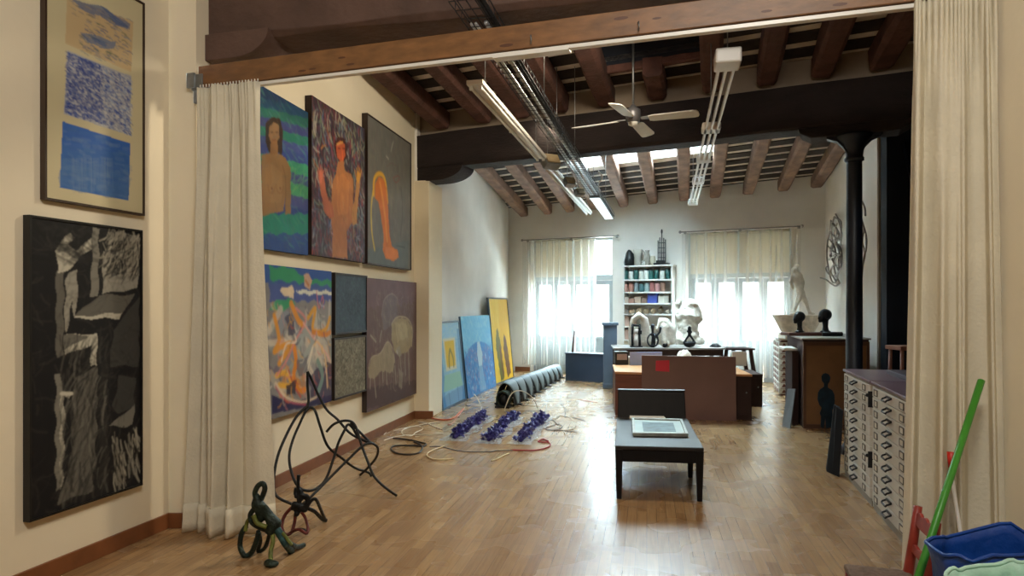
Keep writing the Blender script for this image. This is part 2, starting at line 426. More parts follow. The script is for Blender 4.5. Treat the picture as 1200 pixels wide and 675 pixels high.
# ---- timber helper
def timber(p0, p1, w, h, name, m, label, cat='beam', jit=.018, nseg=16, chamfer=.16, group=None):
    """p0,p1 = centre line of the underside"""
    p0, p1 = Vector(p0), Vector(p1); d = (p1-p0).normalized(); side = d.cross(Vector((0, 0, 1))).normalized(); up = side.cross(d)
    mb = MB(); c = chamfer*w
    prof = [(-w/2, h), (-w/2, c*.9), (-w/2+c, 0), (w/2-c, 0), (w/2, c*.9), (w/2, h)]
    seed = random.random()*50; rings = []
    for i in range(nseg+1):
        t = i/nseg; c0 = p0.lerp(p1, t)
        k = 1.0
        if t in (0, 1): k = .93
        rings.append([c0+side*(a*k+jit*noise.noise(Vector((t*7+seed, j, 0))))+up*(b+jit*noise.noise(Vector((t*7+seed, j+9, 3)))) for j, (a, b) in enumerate(prof)])
    n = len(prof); vs = [v for r in rings for v in r]
    fs = [(i*n+k, i*n+(k+1) % n, (i+1)*n+(k+1) % n, (i+1)*n+k) for i in range(nseg) for k in range(n)]
    fs += [tuple(range(n))[::-1], tuple(nseg*n+k for k in range(n))]
    mb.add(vs, fs); o = mb.build(name, m, bevel=.006); tag(o, label, cat, group, STRUCT)
    return o
ORD = ['first', 'second', 'third', 'fourth', 'fifth', 'sixth', 'seventh', 'eighth', 'ninth', 'tenth', 'eleventh', 'twelfth']
# main beam with corbels
a = BM.p(-.35, 3.31, -.17); b = BM.p(7.2, 3.31, -.17)
timber(a, b, .34, .46, 'beam', M['oldbeam'], 'dark main beam across the room on the far pilaster and iron column', jit=.02, nseg=40, chamfer=.12)
def corbel(w, s0, s1, z1, depth, n0, n1, name, label, m, fr=.42):
    """shaped timber bracket under a beam, its nose curved up at s1"""
    L_ = s1-s0; poly = [(s0, z1), (s0, z1-depth)]
    for k in range(9):
        t = k/8*math.pi/2
        poly.append((s1-L_*fr+L_*fr*math.sin(t), z1-depth+depth*(1-math.cos(t))*.97))
    poly.append((s1, z1))
    mb = MB(); mb.prism(poly, lambda a, b, d: w.p(a, b, d), n0, n1)
    o = mb.build(name, m, bevel=.02); tag(o, label, 'beam bracket', kind=STRUCT)
corbel(BM, -.25, BM.s_of(541), 3.32, .17, -.33, -.01, 'beam_bracket', 'rounded timber bracket under the left end of the main beam', M['oldbeam'])
# plaster strip above the main beam
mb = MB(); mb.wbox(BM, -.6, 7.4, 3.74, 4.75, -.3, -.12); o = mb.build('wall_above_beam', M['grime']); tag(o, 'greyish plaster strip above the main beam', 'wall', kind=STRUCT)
# nearer dark beam
B1a = Vector((-2.6, 4.819, 3.33)); dB1 = Vector((1.954, -.505, 0)).normalized(); nB1 = Vector((dB1.y, -dB1.x, 0))
W1b = Wall(B1a.x, B1a.y, dB1.x, dB1.y)
timber(W1b.p(0, 3.33, -.19), W1b.p(5.4, 3.33, -.19), .38, .46, 'beam', M['nearbeam'], 'dark beam above the pine beam nearest to us', jit=.02, nseg=30, chamfer=.1)
corbel(W1b, .0, 1.0, 3.37, .18, -.40, .04, 'beam_bracket', 'big rounded bracket on the pier at the upper left', M['nearbeam'], .28)

# ---- roof bays
class Bay:
    def __init__(s, base, d, r): s.base, s.d, s.r = base, d, r
    def P(s, t, r, h=0):
        v = s.base(t)+s.r*r; v.z += h; return v
near = Bay(lambda t: BM.p(t, 3.83, 0), None, Vector((-.2975, -1, .0785)))
far = Bay(lambda t: BK.p(t, 3.52+.028*t, 0), None, Vector((-.263, -1, .125)))
def patch(mb, bay, t0, t1, r0, r1, h0, h1):
    mb.hexa([bay.P(t0, r0, h0), bay.P(t0, r1, h0), bay.P(t1, r1, h0), bay.P(t1, r0, h0)],
            [bay.P(t0, r0, h1), bay.P(t0, r1, h1), bay.P(t1, r1, h1), bay.P(t1, r0, h1)])
RW, RH = .215, .2
# near bay rafters
npx = [516, 566, 612, 656, 710, 770, 834, 899, 964, 1034]
nt_ = [BM.s_of(p) for p in npx]
hr0, hr1 = .55, 2.6        # hatch, measured from the main beam towards us
for i, t in enumerate(nt_):
    r1 = hr0+.05 if i == 5 else 5.2
    timber(near.P(t, -.05), near.P(t, r1), RW*(1.1 if i in (0, 9) else 1), RH, 'rafter', M['rafter'], 'reddish timber rafter, %s from the left in the near roof bay' % ORD[i], 'rafter', jit=.014, group='rafters of the near roof bay')
timber(near.P(nt_[4], hr0-.02, .12), near.P(nt_[6], hr0-.02, .12), .08, .08, 'trim_1', M['rafter'], 'timber trimmer closing the dark roof hatch', 'timber', nseg=8)
def ceiling_bay(name, bay, ts, r0, r1, gaps, label, pitch=.345, bw=.215):
    """pale tiles seen between dark battens; gaps = {gap index: [(r0,r1) openings]}"""
    mb = MB()
    for i, (a, b) in enumerate(zip(ts, ts[1:])):
        segs = [(r0, r1)]
        for (g0, g1) in gaps.get(i, []):
            segs = [x for s_ in segs for x in ((s_[0], min(s_[1], g0)), (max(s_[0], g1), s_[1])) if x[1]-x[0] > .01]
        mb.mi = 0
        for s_ in segs: patch(mb, bay, a, b, s_[0], s_[1], RH+.045, RH+.1)
        mb.mi = 1; r = r0+.12
        while r < r1:
            for s_ in segs:
                if r >= s_[0]-.001 and r+bw <= s_[1]: patch(mb, bay, a, b, r, r+bw, RH+.032, RH+.046)
            r += pitch
    o = mb.build(name, [M['board'], M['batten']]); tag(o, label, 'ceiling', kind=STRUCT)
tsn = [-1.2]+nt_+[nt_[-1]+.9, 8.5]
ceiling_bay('ceiling', near, tsn, -.15, 5.4, {5: [(hr0, hr1)], 6: [(hr0, hr1)]}, 'near roof bay of pale tiles on dark battens')
# hatch shaft
mb = MB(); T0, T1 = nt_[4]+.05, nt_[6]-.05
for (a, b, c, d) in [(T0-.06, T0, hr0, hr1), (T1, T1+.06, hr0, hr1), (T0, T1, hr0-.06, hr0), (T0, T1, hr1, hr1+.06)]:
    patch(mb, near, a, b, c, d, RH+.0, 1.2)
patch(mb, near, T0-.06, T1+.06, hr0-.06, hr1+.06, 1.15, 1.25)
o = mb.build('ceiling_hatch', M['void']); tag(o, 'dark square roof hatch above the ceiling fan', 'ceiling hatch', kind=STRUCT)
# far bay rafters
fpx = [614, 642, 668, 698, 731, 765, 802, 838, 877, 918, 957]
ft = [BK.s_of(p) for p in fpx]
LF = 7.4
for i, t in enumerate(ft):
    timber(far.P(t, -.12), far.P(t, LF), RW, RH, 'rafter', M['rafter2'], 'weathered timber rafter, %s from the left in the far roof bay' % ORD[i], 'rafter', group='rafters of the far roof bay')
SK = (2.0, 3.9)
tsf = [-1.6, -.3]+ft+[ft[-1]+.8, ft[-1]+2.6]
ceiling_bay('ceiling', far, tsf, -.3, LF+1.2, {k: [SK] for k in (5, 6, 7, 8)}, 'far roof bay of pale tiles on dark battens')
for i, k in enumerate((3, 4, 5, 6)):
    a, b = ft[k], ft[k+1]; mb = MB()
    for (p, q, r, s_) in [(a-.02, a+.05, *SK), (b-.05, b+.02, *SK), (a, b, SK[0]-.04, SK[0]+.0), (a, b, SK[1], SK[1]+.04)]:
        patch(mb, far, p, q, r, s_, RH+.04, RH+.3)
    o = mb.build('window_%d' % (3+i), M['white']); tag(o, 'roof skylight between rafters, %s from the left' % ORD[i], 'skylight', kind=STRUCT)
    g = MB(); patch(g, far, a, b, SK[0], SK[1], RH+.26, RH+.27); gb = g.build('glass_pane', M['glass'], parent=o)
# front room ceiling and its side closures
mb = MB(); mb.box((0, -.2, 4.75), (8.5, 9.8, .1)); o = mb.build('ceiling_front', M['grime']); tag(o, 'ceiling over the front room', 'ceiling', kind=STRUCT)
mb = MB(); mb.box((5.3, 6, 4.95), (6, 9, .1)); mb.box((-1.6, 7.5, 5.02), (3, 9, .1)); o = mb.build('ceiling_outer', M['void']); tag(o, 'dark boards above the side of the roof', 'ceiling', kind=STRUCT)

# ---- windows
def mid(w, r): return (w[r[0]]+w[r[1]])/2
def window(idx, s0, s1, pxs, label, z_panel=.82, z_tr=(2.05, 2.17), ztop=2.98, blinds=()):
    w = BK; nb = -.2
    mb = MB(); fr = .06
    mb.wbox(w, s0, s0+fr, 0, ztop, nb-.04, nb+.04); mb.wbox(w, s1-fr, s1, 0, ztop, nb-.04, nb+.04)
    mb.wbox(w, s0+fr, s1-fr, ztop-fr, ztop, nb-.04, nb+.04); mb.wbox(w, s0+fr, s1-fr, z_tr[0], z_tr[1], nb-.045, nb+.045)
    c = (s0+s1)/2; mb.wbox(w, c-.05, c+.05, z_tr[1], ztop-fr, nb-.03, nb+.03)
    r = mb.build('window_%d' % idx, M['winframe'], bevel=.004); tag(r, label, 'window', kind=STRUCT)
    n = 4; a = s0+fr; wd = (s1-s0-2*fr)/n
    for k in range(n):
        l, h = a+k*wd+.004, a+(k+1)*wd-.004; st = .075
        mb = MB()
        mb.wbox(w, l, l+st, .0, z_tr[0]-.005, nb-.025, nb+.025); mb.wbox(w, h-st, h, .0, z_tr[0]-.005, nb-.025, nb+.025)
        mb.wbox(w, l+st, h-st, z_tr[0]-.09, z_tr[0]-.005, nb-.025, nb+.025); mb.wbox(w, l+st, h-st, z_panel-.07, z_panel, nb-.025, nb+.025)
        mb.wbox(w, l+st, h-st, .0, .12, nb-.025, nb+.025); mb.wbox(w, l+st, h-st, .12, z_panel-.07, nb-.012, nb+.012)
        sash = mb.build('sash', M['winpanel'], parent=r, bevel=.003)
        g = MB(); g.wbox(w, l+st, h-st, z_panel, z_tr[0]-.09, nb-.004, nb+.004); g.build('glass_pane', M['glass'], parent=sash)
    for k in range(2):
        l, h = (s0+fr, c-.05) if k == 0 else (c+.05, s1-fr)
        g = MB(); g.wbox(w, l, h, z_tr[1], ztop-fr, nb-.004, nb+.004); g.build('glass_pane', M['glass'], parent=r)
        if k in blinds:
            l, h = (s0+.02, c) if k == 0 else (c, s1-.02); hh = h if not (idx == 1 and k == 1) else h-.42
            g = MB(); g.wbox(w, l+.02, hh-.02, z_tr[1]-.03, ztop-fr+.04, nb+.05, nb+.055); g.tube([w.p(l+.02, ztop-.03, nb+.07), w.p(hh-.02, ztop-.03, nb+.07)], .025)
            g.build('roller_blind', M['blind'], parent=r)
    for z_ in (1.0,):
        mb = MB(); mb.wbox(w, c-.012, c+.012, z_-.08, z_+.08, nb+.03, nb+.06); mb.build('handle', M['galv'], parent=r)
    return r
window(1, W1[0], W1[1], None, 'left tall grey white window behind a sheer curtain', blinds=(0, 1))
window(2, W2[0], W2[1], None, 'right tall window behind a sheer curtain and white statue', blinds=(0, 1))
# curtain rods + sheer curtains
def sheer(sa, sb, z0, z1, label, seed, n=150):
    rnd = random.Random(seed); ph = [rnd.random()*6 for _ in range(5)]
    def fn(u, v):
        s_ = sa+(sb-sa)*u; a = .016+.03*v
        n_ = .16+a*(math.sin(u*70+ph[0]+.8*math.sin(u*9+ph[1]))+.6*math.sin(u*37+ph[2]+v*1.3))
        return BK.p(s_+.01*math.sin(u*41+ph[3])*v, z1+(z0-z1)*v+(.012*math.sin(u*70) if v == 0 else 0), n_)
    mb = MB(); mb.grid(fn, n*2, 18)
    o = mb.build('sheer_curtain', M['sheer'], flat=True)
    return tag(o, label, 'sheer curtain')
def rod(pa, pb, label):
    a = BK.hit(*pa, n=.16); b = BK.hit(*pb, n=.16); b.z = a.z = (a.z+b.z)/2
    r = root('curtain_rod', a.lerp(b, .5), label, 'curtain rod')
    mb = MB(); mb.tube([a, b], .012); mb.build('rod', mat('grey curtain rod', '7d7a76', .5), parent=r)
    for q, t in ((a, -1), (b, 1)):
        mb = MB(); mb.ell(q, .03); mb.build('finial', mat('grey curtain rod', '7d7a76', .5), parent=r)
    for t in (.03, .5, .97):
        p = a.lerp(b, t); mb = MB(); mb.tube([p, p-BK.n*.16], .009); mb.box(p-BK.n*.155, (.05, .02, .06), math.atan2(BK.d.y, BK.d.x)); mb.build('bracket', mat('grey curtain rod', '7d7a76', .5), parent=r)
    return a.z
z1 = rod((612, 282), (724, 276), 'dark curtain rod over the left window')
z2 = rod((797, 272), (940, 265), 'dark curtain rod over the right window')
sheer(BK.off(.16).s_of(613), BK.off(.16).s_of(700), .17, z1-.035, 'cream sheer curtain drawn over the left window', 3)
sheer(BK.off(.16).s_of(799), BK.off(.16).s_of(938), .12, z2-.035, 'white sheer curtain across the whole right window', 5, 200)
# view outside: a neighbour's wall and roofs
mb = MB(); mb.box((2.2, 24.2, 1.7), (30, .4, 6.6), -.47); o = mb.build('neighbouring_house', mat('weathered brown render', '2c241f', .9, var=.5, scale=.8))
tag(o, 'brown house wall seen through the left window', 'house')
mb = MB()
for k in range(30):
    mb.tube([Vector((-9+k*.75, 26.8-k*.75*.51+2.2, 6.4)), Vector((-9+k*.75-.5, 26.8-k*.75*.51-1.0, 5.0))], .14)
o = mb.build('tiled_roof', mat('brown roof tiles', '6b4a3a', .9, var=.3, scale=2)); tag(o, 'brown tiled roof edge seen through the left window', 'roof')

# ---- pine beam, curtain rail, brackets
PL, PR = Vector((-2.11, 4.50, 0)), Vector((2.2, 3.130, 0))
PW = Wall(PL.x, PL.y, (PR-PL).x, (PR-PL).y); LP = (PR-PL).length
r = root('pine_beam', PW.p(LP/2, 2.95, -.05), 'long varnished pine beam with knots carrying the cream curtains', 'beam')
mb = MB(); mb.wbox(PW, .0, LP, 2.962, 3.103, -.09, -.02); mb.build('plank', M['pine'], parent=r, bevel=.004)
rk = random.Random(4)
mb = MB()
for i in range(13):
    s_ = rk.uniform(.15, LP-.1); z_ = rk.uniform(2.98, 3.09); rr = rk.uniform(.008, .017)
    mb.prism([(s_+rr*2.6*math.cos(t), z_+rr*.6*math.sin(t)) for t in [k*math.pi/5 for k in range(10)]], lambda a, b, d: PW.p(a, b, d), -.03, -.0192)
mb.build('knots', M['knot'], parent=r)
mb = MB()
for s_ in (-.02,):
    mb.wbox(PW, s_-.03, s_+.06, 2.945, 3.05, -.1, -.012); mb.wbox(PW, s_-.06, s_+.0, 2.96, 3.06, -.02, -.0); mb.wbox(PW, s_-.02, s_+.03, 2.86, 2.96, -.06, -.02)
lab(mb.build('bracket', M['galv'], parent=r, bevel=.003), 'galvanised steel bracket')
for s_ in (2.32, 2.92):
    mb = MB(); p = PW.p(s_, 3.02, -.015); mb.tube([p, p+Vector((0, -.02, -.0)), p+Vector((.002, -.03, -.03)), p+Vector((.0, -.01, -.045))], .004, 6); mb.build('hook', M['galv'], parent=r)
rl = root('curtain_rail', PW.p(LP/2, 2.93, -.05), 'thin white rail screwed under the pine beam', 'curtain rail')
mb = MB(); mb.wbox(PW, .02, LP, 2.938, 2.958, -.075, -.035); mb.build('rail', M['rail'], parent=rl)
mb = MB(); sj = PW.s_of(575); mb.wbox(PW, sj, sj+.45, 2.93, 2.952, -.10, -.03); mb.build('rail_joint', M['rail'], parent=rl)

def drape(name, p_top0, p_top1, p_bot0, p_bot1, z_top, z_bot, label, seed, folds, amp=.05, nv=40, hem=True):
    rnd = random.Random(seed)
    ph = [rnd.uniform(0, 6.28) for _ in range(6)]
    n = Vector((-(p_top1-p_top0).y, (p_top1-p_top0).x, 0)).normalized()
    ks = sorted(rnd.uniform(.02, .98) for _ in range(folds)); kw = [rnd.uniform(.016, .04) for _ in ks]; kd = [rnd.uniform(.5, 1.2) for _ in ks]; kv = [rnd.uniform(-.3, .5) for _ in ks]; kl = [rnd.uniform(-.03, .03) for _ in ks]
    def fn(u, v):
        a = p_top0.lerp(p_top1, u); b = p_bot0.lerp(p_bot1, u)
        p = a.lerp(b, v**1.25)
        g = max(0, 1-v/.2)
        d = amp*1.6*noise.noise(Vector((u*folds*.5+ph[0], v*.45, ph[1])))*(.4+.6*v)+amp*.35*noise.noise(Vector((u*folds*1.3+ph[2], v*.6, ph[3])))*(1-.6*v)
        d += amp*.22*g**2*math.sin(u*110+3*math.sin(u*11+ph[4]))
        for k, w_, h_, v0, l_ in zip(ks, kw, kd, kv, kl):
            t = (u-k-l_*v)/w_
            if abs(t) < 4: d -= amp*h_*math.exp(-t*t)*min(1, max(0, (v-v0)*2.2))
        q = p+n*d; q.z = z_top+(z_bot-z_top)*v
        return q
    NU = 300
    r = root(name, (p_bot0+p_bot1)/2+Vector((0, 0, z_bot)), label, 'curtain')
    mb = MB(); mb.grid(fn, NU, nv); mb.build('cloth', M['curtain'], parent=r, solid=.004, flat=True)
    if hem:
        mb = MB(); mb.grid(lambda u, v: fn(u, .938+.062*v)-n*.004, NU, 4); mb.build('hem', M['curtain'], parent=r, solid=.012, flat=True)
    mb = MB()
    for k in range(20):
        u = (k+.5)/20; p = p_top0.lerp(p_top1, u); p.z = z_top+.0; mb.tube([p, p+Vector((0, 0, .022))], .004, 6)
    mb.build('gliders', M['rail'], parent=r)
    return r
V2 = lambda px, Y: Vector(((px-CX)/F*Y, Y, 0))
drape('curtain', V2(233, 4.47), V2(304, 4.34), V2(212, 4.42), V2(319, 4.42), 2.94, .012, 'long cream curtain gathered at the left end of the pine beam', 2, 8, .07)
drape('curtain', V2(1071, 3.2), V2(1168, 3.03), V2(1056, 3.17), V2(1182, 2.98), 2.94, .012, 'long cream curtain hanging at the right beside the steel cabinets', 9, 6, .07)

# ---- iron column
c = Vector((3.452, 6.80, 0))
r = root('iron_column', c, 'black blue cast iron column under the main beam', 'column', kind=STRUCT)
mb = MB(); mb.lathe([(.13, 0), (.13, .06), (.1, .1), (.08, .14), (.072, 2.92), (.072, 3.0)], c, 28); mb.build('shaft', M['iron'], parent=r)
mb = MB(); mb.lathe([(.074, 2.95), (.09, 2.96), (.09, 2.985), (.078, 3.0), (.085, 3.06), (.11, 3.13), (.16, 3.18), (.175, 3.2), (.175, 3.215)], c, 28)
for sg in (-1, 1):
    d = BM.d*sg
    pts = [(0.07, 3.04), (.1, 3.1), (.16, 3.16), (.25, 3.195), (.25, 3.215), (.05, 3.215), (.05, 3.04)]
    mb.prism(pts, lambda a, b, q, d=d: c+d*a+BM.n*q+Vector((0, 0, b)), -.05, .05)
mb.build('capital', M['iron'], parent=r)
s_c = (c-BM.o).dot(BM.d)
mb = MB(); poly = [(s_c-.52, 3.325), (s_c-.5, 3.27), (s_c-.4, 3.215), (s_c+.4, 3.215), (s_c+.5, 3.27), (s_c+.52, 3.325)]
mb.prism(poly, lambda a, b, d: BM.p(a, b, d), -.32, -.01)
o = mb.build('beam_bracket', M['oldbeam'], bevel=.015); tag(o, 'dark timber saddle between iron column and main beam', 'beam bracket', kind=STRUCT)
# ladder in the dark recess
r = root('ladder', (5.0, 8.4, 0), 'dark wooden ladder leaning in the navy recess', 'ladder')
for dx in (0, .38):
    a = Vector((5.45+dx, 8.1, 0)); b = Vector((4.62+dx, 8.62, 3.5)) if 0 else Vector((5.0+dx, 8.6, 3.6))
    mb = MB(); mb.tube([a, b], .03, 6); mb.build('stile', M['iron'], parent=r)
for k in range(1, 12):
    t = k/12; p = Vector((5.45, 8.1, 0)).lerp(Vector((5.0, 8.6, 3.6)), t); mb = MB(); mb.tube([p, p+Vector((.38, 0, 0))], .016, 6); mb.build('rung', M['iron'], parent=r)
# ------------------------------------------------------------------ painted pictures
def hexc(c): return np.array(lin(c), dtype=np.float32)
class Art:
    """a canvas on plane w (already moved off the wall), between s0..s1 and z0..z1; painted in photo pixels or uv"""
    def __init__(a, w, s0, s1, z0, z1, base, res=110, seed=1, lean=0.0):
        a.w, a.s0, a.s1, a.z0, a.z1 = w, s0, s1, z0, z1
        a.W, a.H = s1-s0, z1-z0
        a.k = res/min(a.W, a.H) if res else 100
        a.nx, a.ny = int(a.W*a.k), int(a.H*a.k)
        a.img = np.tile(hexc(base), (a.ny, a.nx, 1)).astype(np.float32)
        a.rnd = np.random.default_rng(seed)
        a.X, a.Y = np.meshgrid((np.arange(a.nx)+.5)/a.k, (np.arange(a.ny)+.5)/a.k)   # metres right / down
        a.z = (0, 0, 1, 1)
    def zoom(a, ox, oy, sx): a.z = (ox, oy, sx); return a
    def m(a, p):
        """zoom-image point -> metres on the canvas"""
        ox, oy, sx = a.z
        px, py = ox+p[0]/sx, oy+p[1]/sx
        s = a.w.s_of(px); return np.array([s-a.s0, a.z1-a.w.z_of(px, py)])
    def uv(a, p): return np.array([p[0]*a.W, p[1]*a.H])
    def blend(a, mask, col, al):
        c = hexc(col) if isinstance(col, str) else col
        al = al*mask[..., None]; a.img[...] = a.img*(1-al)+c*al
    def poly(a, pts, col, al=1.0, uv=False, wob=.0):
        P = [(a.uv(p) if uv else a.m(p)) for p in pts]
        X = a.X; Y = a.Y
        if wob:
            X = X+wob*np.sin(Y*37+X*11); Y = Y+wob*np.sin(X*31+Y*7+2)
        ins = np.zeros(X.shape, bool)
        for (x0, y0), (x1, y1) in zip(P, P[1:]+P[:1]):
            if y0 == y1: continue
            c = ((y0 > Y) != (y1 > Y)) & (X < (x1-x0)*(Y-y0)/(y1-y0)+x0); ins ^= c
        a.blend(ins.astype(np.float32), col, al); return a
    def stroke(a, pts, wd, col, al=1.0, uv=False, raw=False, dry=0.0):
        P = [np.array(p) if raw else (a.uv(p) if uv else a.m(p)) for p in pts]
        r = wd/2; pad = r+1.5/a.k
        xs = [p[0] for p in P]; ys = [p[1] for p in P]
        i0, i1 = max(0, int((min(xs)-pad)*a.k)), min(a.nx, int((max(xs)+pad)*a.k)+1)
        j0, j1 = max(0, int((min(ys)-pad)*a.k)), min(a.ny, int((max(ys)+pad)*a.k)+1)
        if i0 >= i1 or j0 >= j1: return a
        X = a.X[j0:j1, i0:i1]; Y = a.Y[j0:j1, i0:i1]; D = np.full(X.shape, 9.0, np.float32)
        for p, q in zip(P, P[1:]):
            d = q-p; l = max(float(d@d), 1e-12)
            t = np.clip(((X-p[0])*d[0]+(Y-p[1])*d[1])/l, 0, 1)
            D = np.minimum(D, np.hypot(X-p[0]-t*d[0], Y-p[1]-t*d[1]))
        mk = np.clip((r-D)*a.k+.5, 0, 1)
        if dry: mk *= (a.rnd.random(mk.shape) > dry)
        c = hexc(col) if isinstance(col, str) else col
        al = al*mk[..., None]; v = a.img[j0:j1, i0:i1]; v[...] = v*(1-al)+c*al
        return a
    def curve(a, pts, wd, col, al=1.0, uv=False, dry=0.0):
        P = [(a.uv(p) if uv else a.m(p)) for p in pts]
        Q = smooth_path([(p[0], p[1], 0) for p in P], 6)
        return a.stroke([(q.x, q.y) for q in Q], wd, col, al, raw=True, dry=dry)
    def dabs(a, box, n, cols, ln, wd, ang, spread=.4, al=.7, uv=True, curve=0.0, where=None):
        (u0, v0, u1, v1) = box
        for _ in range(n):
            u, v = a.rnd.uniform(u0, u1), a.rnd.uniform(v0, v1)
            if where and not where(u, v, a.rnd): continue
            p = a.uv((u, v)); t = ang+a.rnd.normal()*spread; l = ln*a.rnd.uniform(.5, 1.4)
            c = cols[a.rnd.integers(len(cols))]
            d = np.array([math.cos(t), math.sin(t)])*l/2; e = np.array([-d[1], d[0]])*curve
            a.stroke([p-d, p+e, p+d], wd*a.rnd.uniform(.5, 1.4), c, al*a.rnd.uniform(.6, 1), raw=True)
        return a
    def noise(a, amt, sc=8):
        g = a.rnd.normal(size=(int(a.H*sc)+3, int(a.W*sc)+3)); yy = a.Y*sc; xx = a.X*sc
        i = yy.astype(int); j = xx.astype(int); fy = (yy-i); fx = (xx-j)
        v = g[i, j]*(1-fy)*(1-fx)+g[i+1, j]*fy*(1-fx)+g[i, j+1]*(1-fy)*fx+g[i+1, j+1]*fy*fx
        a.img *= (1+amt*v)[..., None]; np.clip(a.img, 0, 1, out=a.img); return a
    def build(a, parent, name='canvas', label=None, fn=None):
        """front grid of the canvas; fn(s, z) -> world"""
        nx, ny = a.nx+1, a.ny+1
        S = np.linspace(a.s0, a.s1, nx); Z = np.linspace(a.z1, a.z0, ny)
        f = fn or (lambda s, z: a.w.p(s, z))
        c00, c10, c01 = f(a.s0, a.z1), f(a.s1, a.z1), f(a.s0, a.z0)
        o = ORG[parent.name]
        U = np.linspace(0, 1, nx)[None, :, None]; V = np.linspace(0, 1, ny)[:, None, None]
        P = np.array(c00-o)+U*np.array(c10-c00)+V*np.array(c01-c00)
        me = bpy.data.meshes.new(name); me.vertices.add(nx*ny); me.vertices.foreach_set('co', P.reshape(-1).astype(np.float32))
        nf = (nx-1)*(ny-1); j, i = np.meshgrid(np.arange(ny-1), np.arange(nx-1), indexing='ij'); b = (j*nx+i).reshape(-1)
        idx = np.stack([b, b+nx, b+nx+1, b+1], 1).reshape(-1).astype(np.int32)
        me.loops.add(nf*4); me.loops.foreach_set('vertex_index', idx); me.polygons.add(nf)
        me.polygons.foreach_set('loop_start', np.arange(0, nf*4, 4, dtype=np.int32)); me.update(calc_edges=True)
        at_ = me.color_attributes.new('Col', 'FLOAT_COLOR', 'CORNER')
        e_ = np.pad(a.img, ((1, 1), (1, 1), (0, 0)), mode='edge'); a.img = (2*a.img+e_[:-2, 1:-1]+e_[2:, 1:-1]+e_[1:-1, :-2]+e_[1:-1, 2:])/6
        gr = a.img.mean(axis=2, keepdims=True); a.img = np.clip(gr+(a.img-gr)*1.02, 0, 1)*.86
        c = np.ones((nf, 4, 4), np.float32); c[:, :, :3] = np.clip(a.img, 0, 1).reshape(-1, 1, 3); at_.data.foreach_set('color', c.reshape(-1))
        me.materials.append(mat_attr()); ob = bpy.data.objects.new(name, me); COL.objects.link(ob); ob.parent = parent
        ORG[ob.name] = o
        if label: ob['label'] = label
        return ob
def hung(w, px0, px1, z0, z1, th, base, label, cat='painting', res=110, seed=1, frame=None, fw=.02, edge='20160f', s0=None):
    """picture hung on wall w with its face th in front"""
    p = w.off(th); a = s0 if s0 is not None else p.s_of(px0); b = p.s_of(px1)
    r = root('painting', w.p((a+b)/2, z0, .0), label, cat)
    em = mat('picture edge '+edge, edge, .6)
    mb = MB(); mb.wbox(w, a, b, z0, z1, .003, th-.004); mb.build('stretcher', em, parent=r)
    if frame:
        fm = mat('picture frame '+frame, frame, .45)
        mb = MB(); mb.wbox(w, a-fw, a, z0-fw, z1+fw, .003, th+.008); mb.wbox(w, b, b+fw, z0-fw, z1+fw, .003, th+.008)
        mb.wbox(w, a, b, z1, z1+fw, .003, th+.008); mb.wbox(w, a, b, z0-fw, z0, .003, th+.008)
        mb.build('picture_frame', fm, parent=r)
    A = Art(p, a, b, z0, z1, base, res, seed)
    return r, A

# --- triptych of blue brush drawings on wall A
w = WA.off(.03)
r, A = hung(WA, 51, 167, 2.085, 3.42, .03, 'd9cda6', 'tall framed picture of three blue panels stacked, upper left', res=150, seed=3, frame='3a2a20', fw=.012, s0=WA.off(.03).s_of(54))
A.noise(.02, 6).zoom(60, 0, 5.19)
A.poly([(95, -22), (500, 130), (487, 438), (85, 262)], 'd5bd92')
A.poly([(100, -22), (498, 130), (485, 430), (90, 256)], 'd0b387', .6)
for pts, c, al in [([(120, -5), (200, 10), (330, 50), (400, 100), (470, 165), (470, 185), (380, 145), (290, 100), (200, 60)], '5d7296', .75),
                   ([(300, 40), (390, 85), (480, 150), (480, 185), (390, 140)], '3f5c92', .6),
                   ([(180, 190), (260, 215), (390, 250), (380, 290), (300, 290), (220, 260)], '6d7f9d', .8),
                   ([(240, 230), (340, 250), (330, 280), (260, 262)], '4f6a98', .5)]:
    A.poly(pts, c, al, wob=.006)
rn = random.Random(5)
for _ in range(230):
    x, y = rn.uniform(105, 470), rn.uniform(0, 300)
    yy = y+(x-105)*.32
    if yy > 390 or (x < 170 and y > 90): continue
    d = rn.uniform(14, 40); A.curve([(x, yy-4), (x+d*.5, yy+rn.uniform(-2, 6)), (x+d, yy+d*.45)], rn.uniform(.003, .008), rn.choice(['4c6187', '6f7f98', '3b5486', '8792a0', '5d6f58', 'b9a27a']), rn.uniform(.3, .75))
for _ in range(25):
    x = rn.uniform(330, 460); yy = 310+(x-330)*.42+rn.uniform(0, 26); A.stroke([(x, yy), (x+12, yy+8)], .004, '6d7a8a', .7)
A.poly([(92, 318), (487, 484), (470, 680), (75, 660), (85, 560)], 'cfc5ab')
A.zoom(60, 0, 2.6)
A.poly([(50, 152), (245, 232), (240, 412), (38, 345)], 'b9b9bb')
A.poly([(52, 158), (150, 196), (150, 375), (40, 340)], '2f4c97', .55); A.poly([(140, 195), (243, 235), (240, 408), (140, 372)], '3d5aa4', .25)
for _ in range(1500):
    x = rn.uniform(42, 242); t = (x-42)/200; y0 = 154+t*82; y1 = 342+t*68; y = rn.uniform(y0, y1)
    c = rn.choice(['21398a', '2a4596', '3556a8', '243f92', 'd5d2cc', 'c4c6cc'] if t < .55 else ['21398a', '3556a8', 'd9d6cc', 'd5d2cc', '9db0cf'])
    d = rn.uniform(3, 8); A.curve([(x, y), (x+d*.6, y+d*.15), (x+d, y+d*.75)], rn.uniform(.0035, .0075), c, rn.uniform(.5, .95))
A.poly([(35, 368), (241, 436), (236, 609), (26, 570)], '3d6db4')
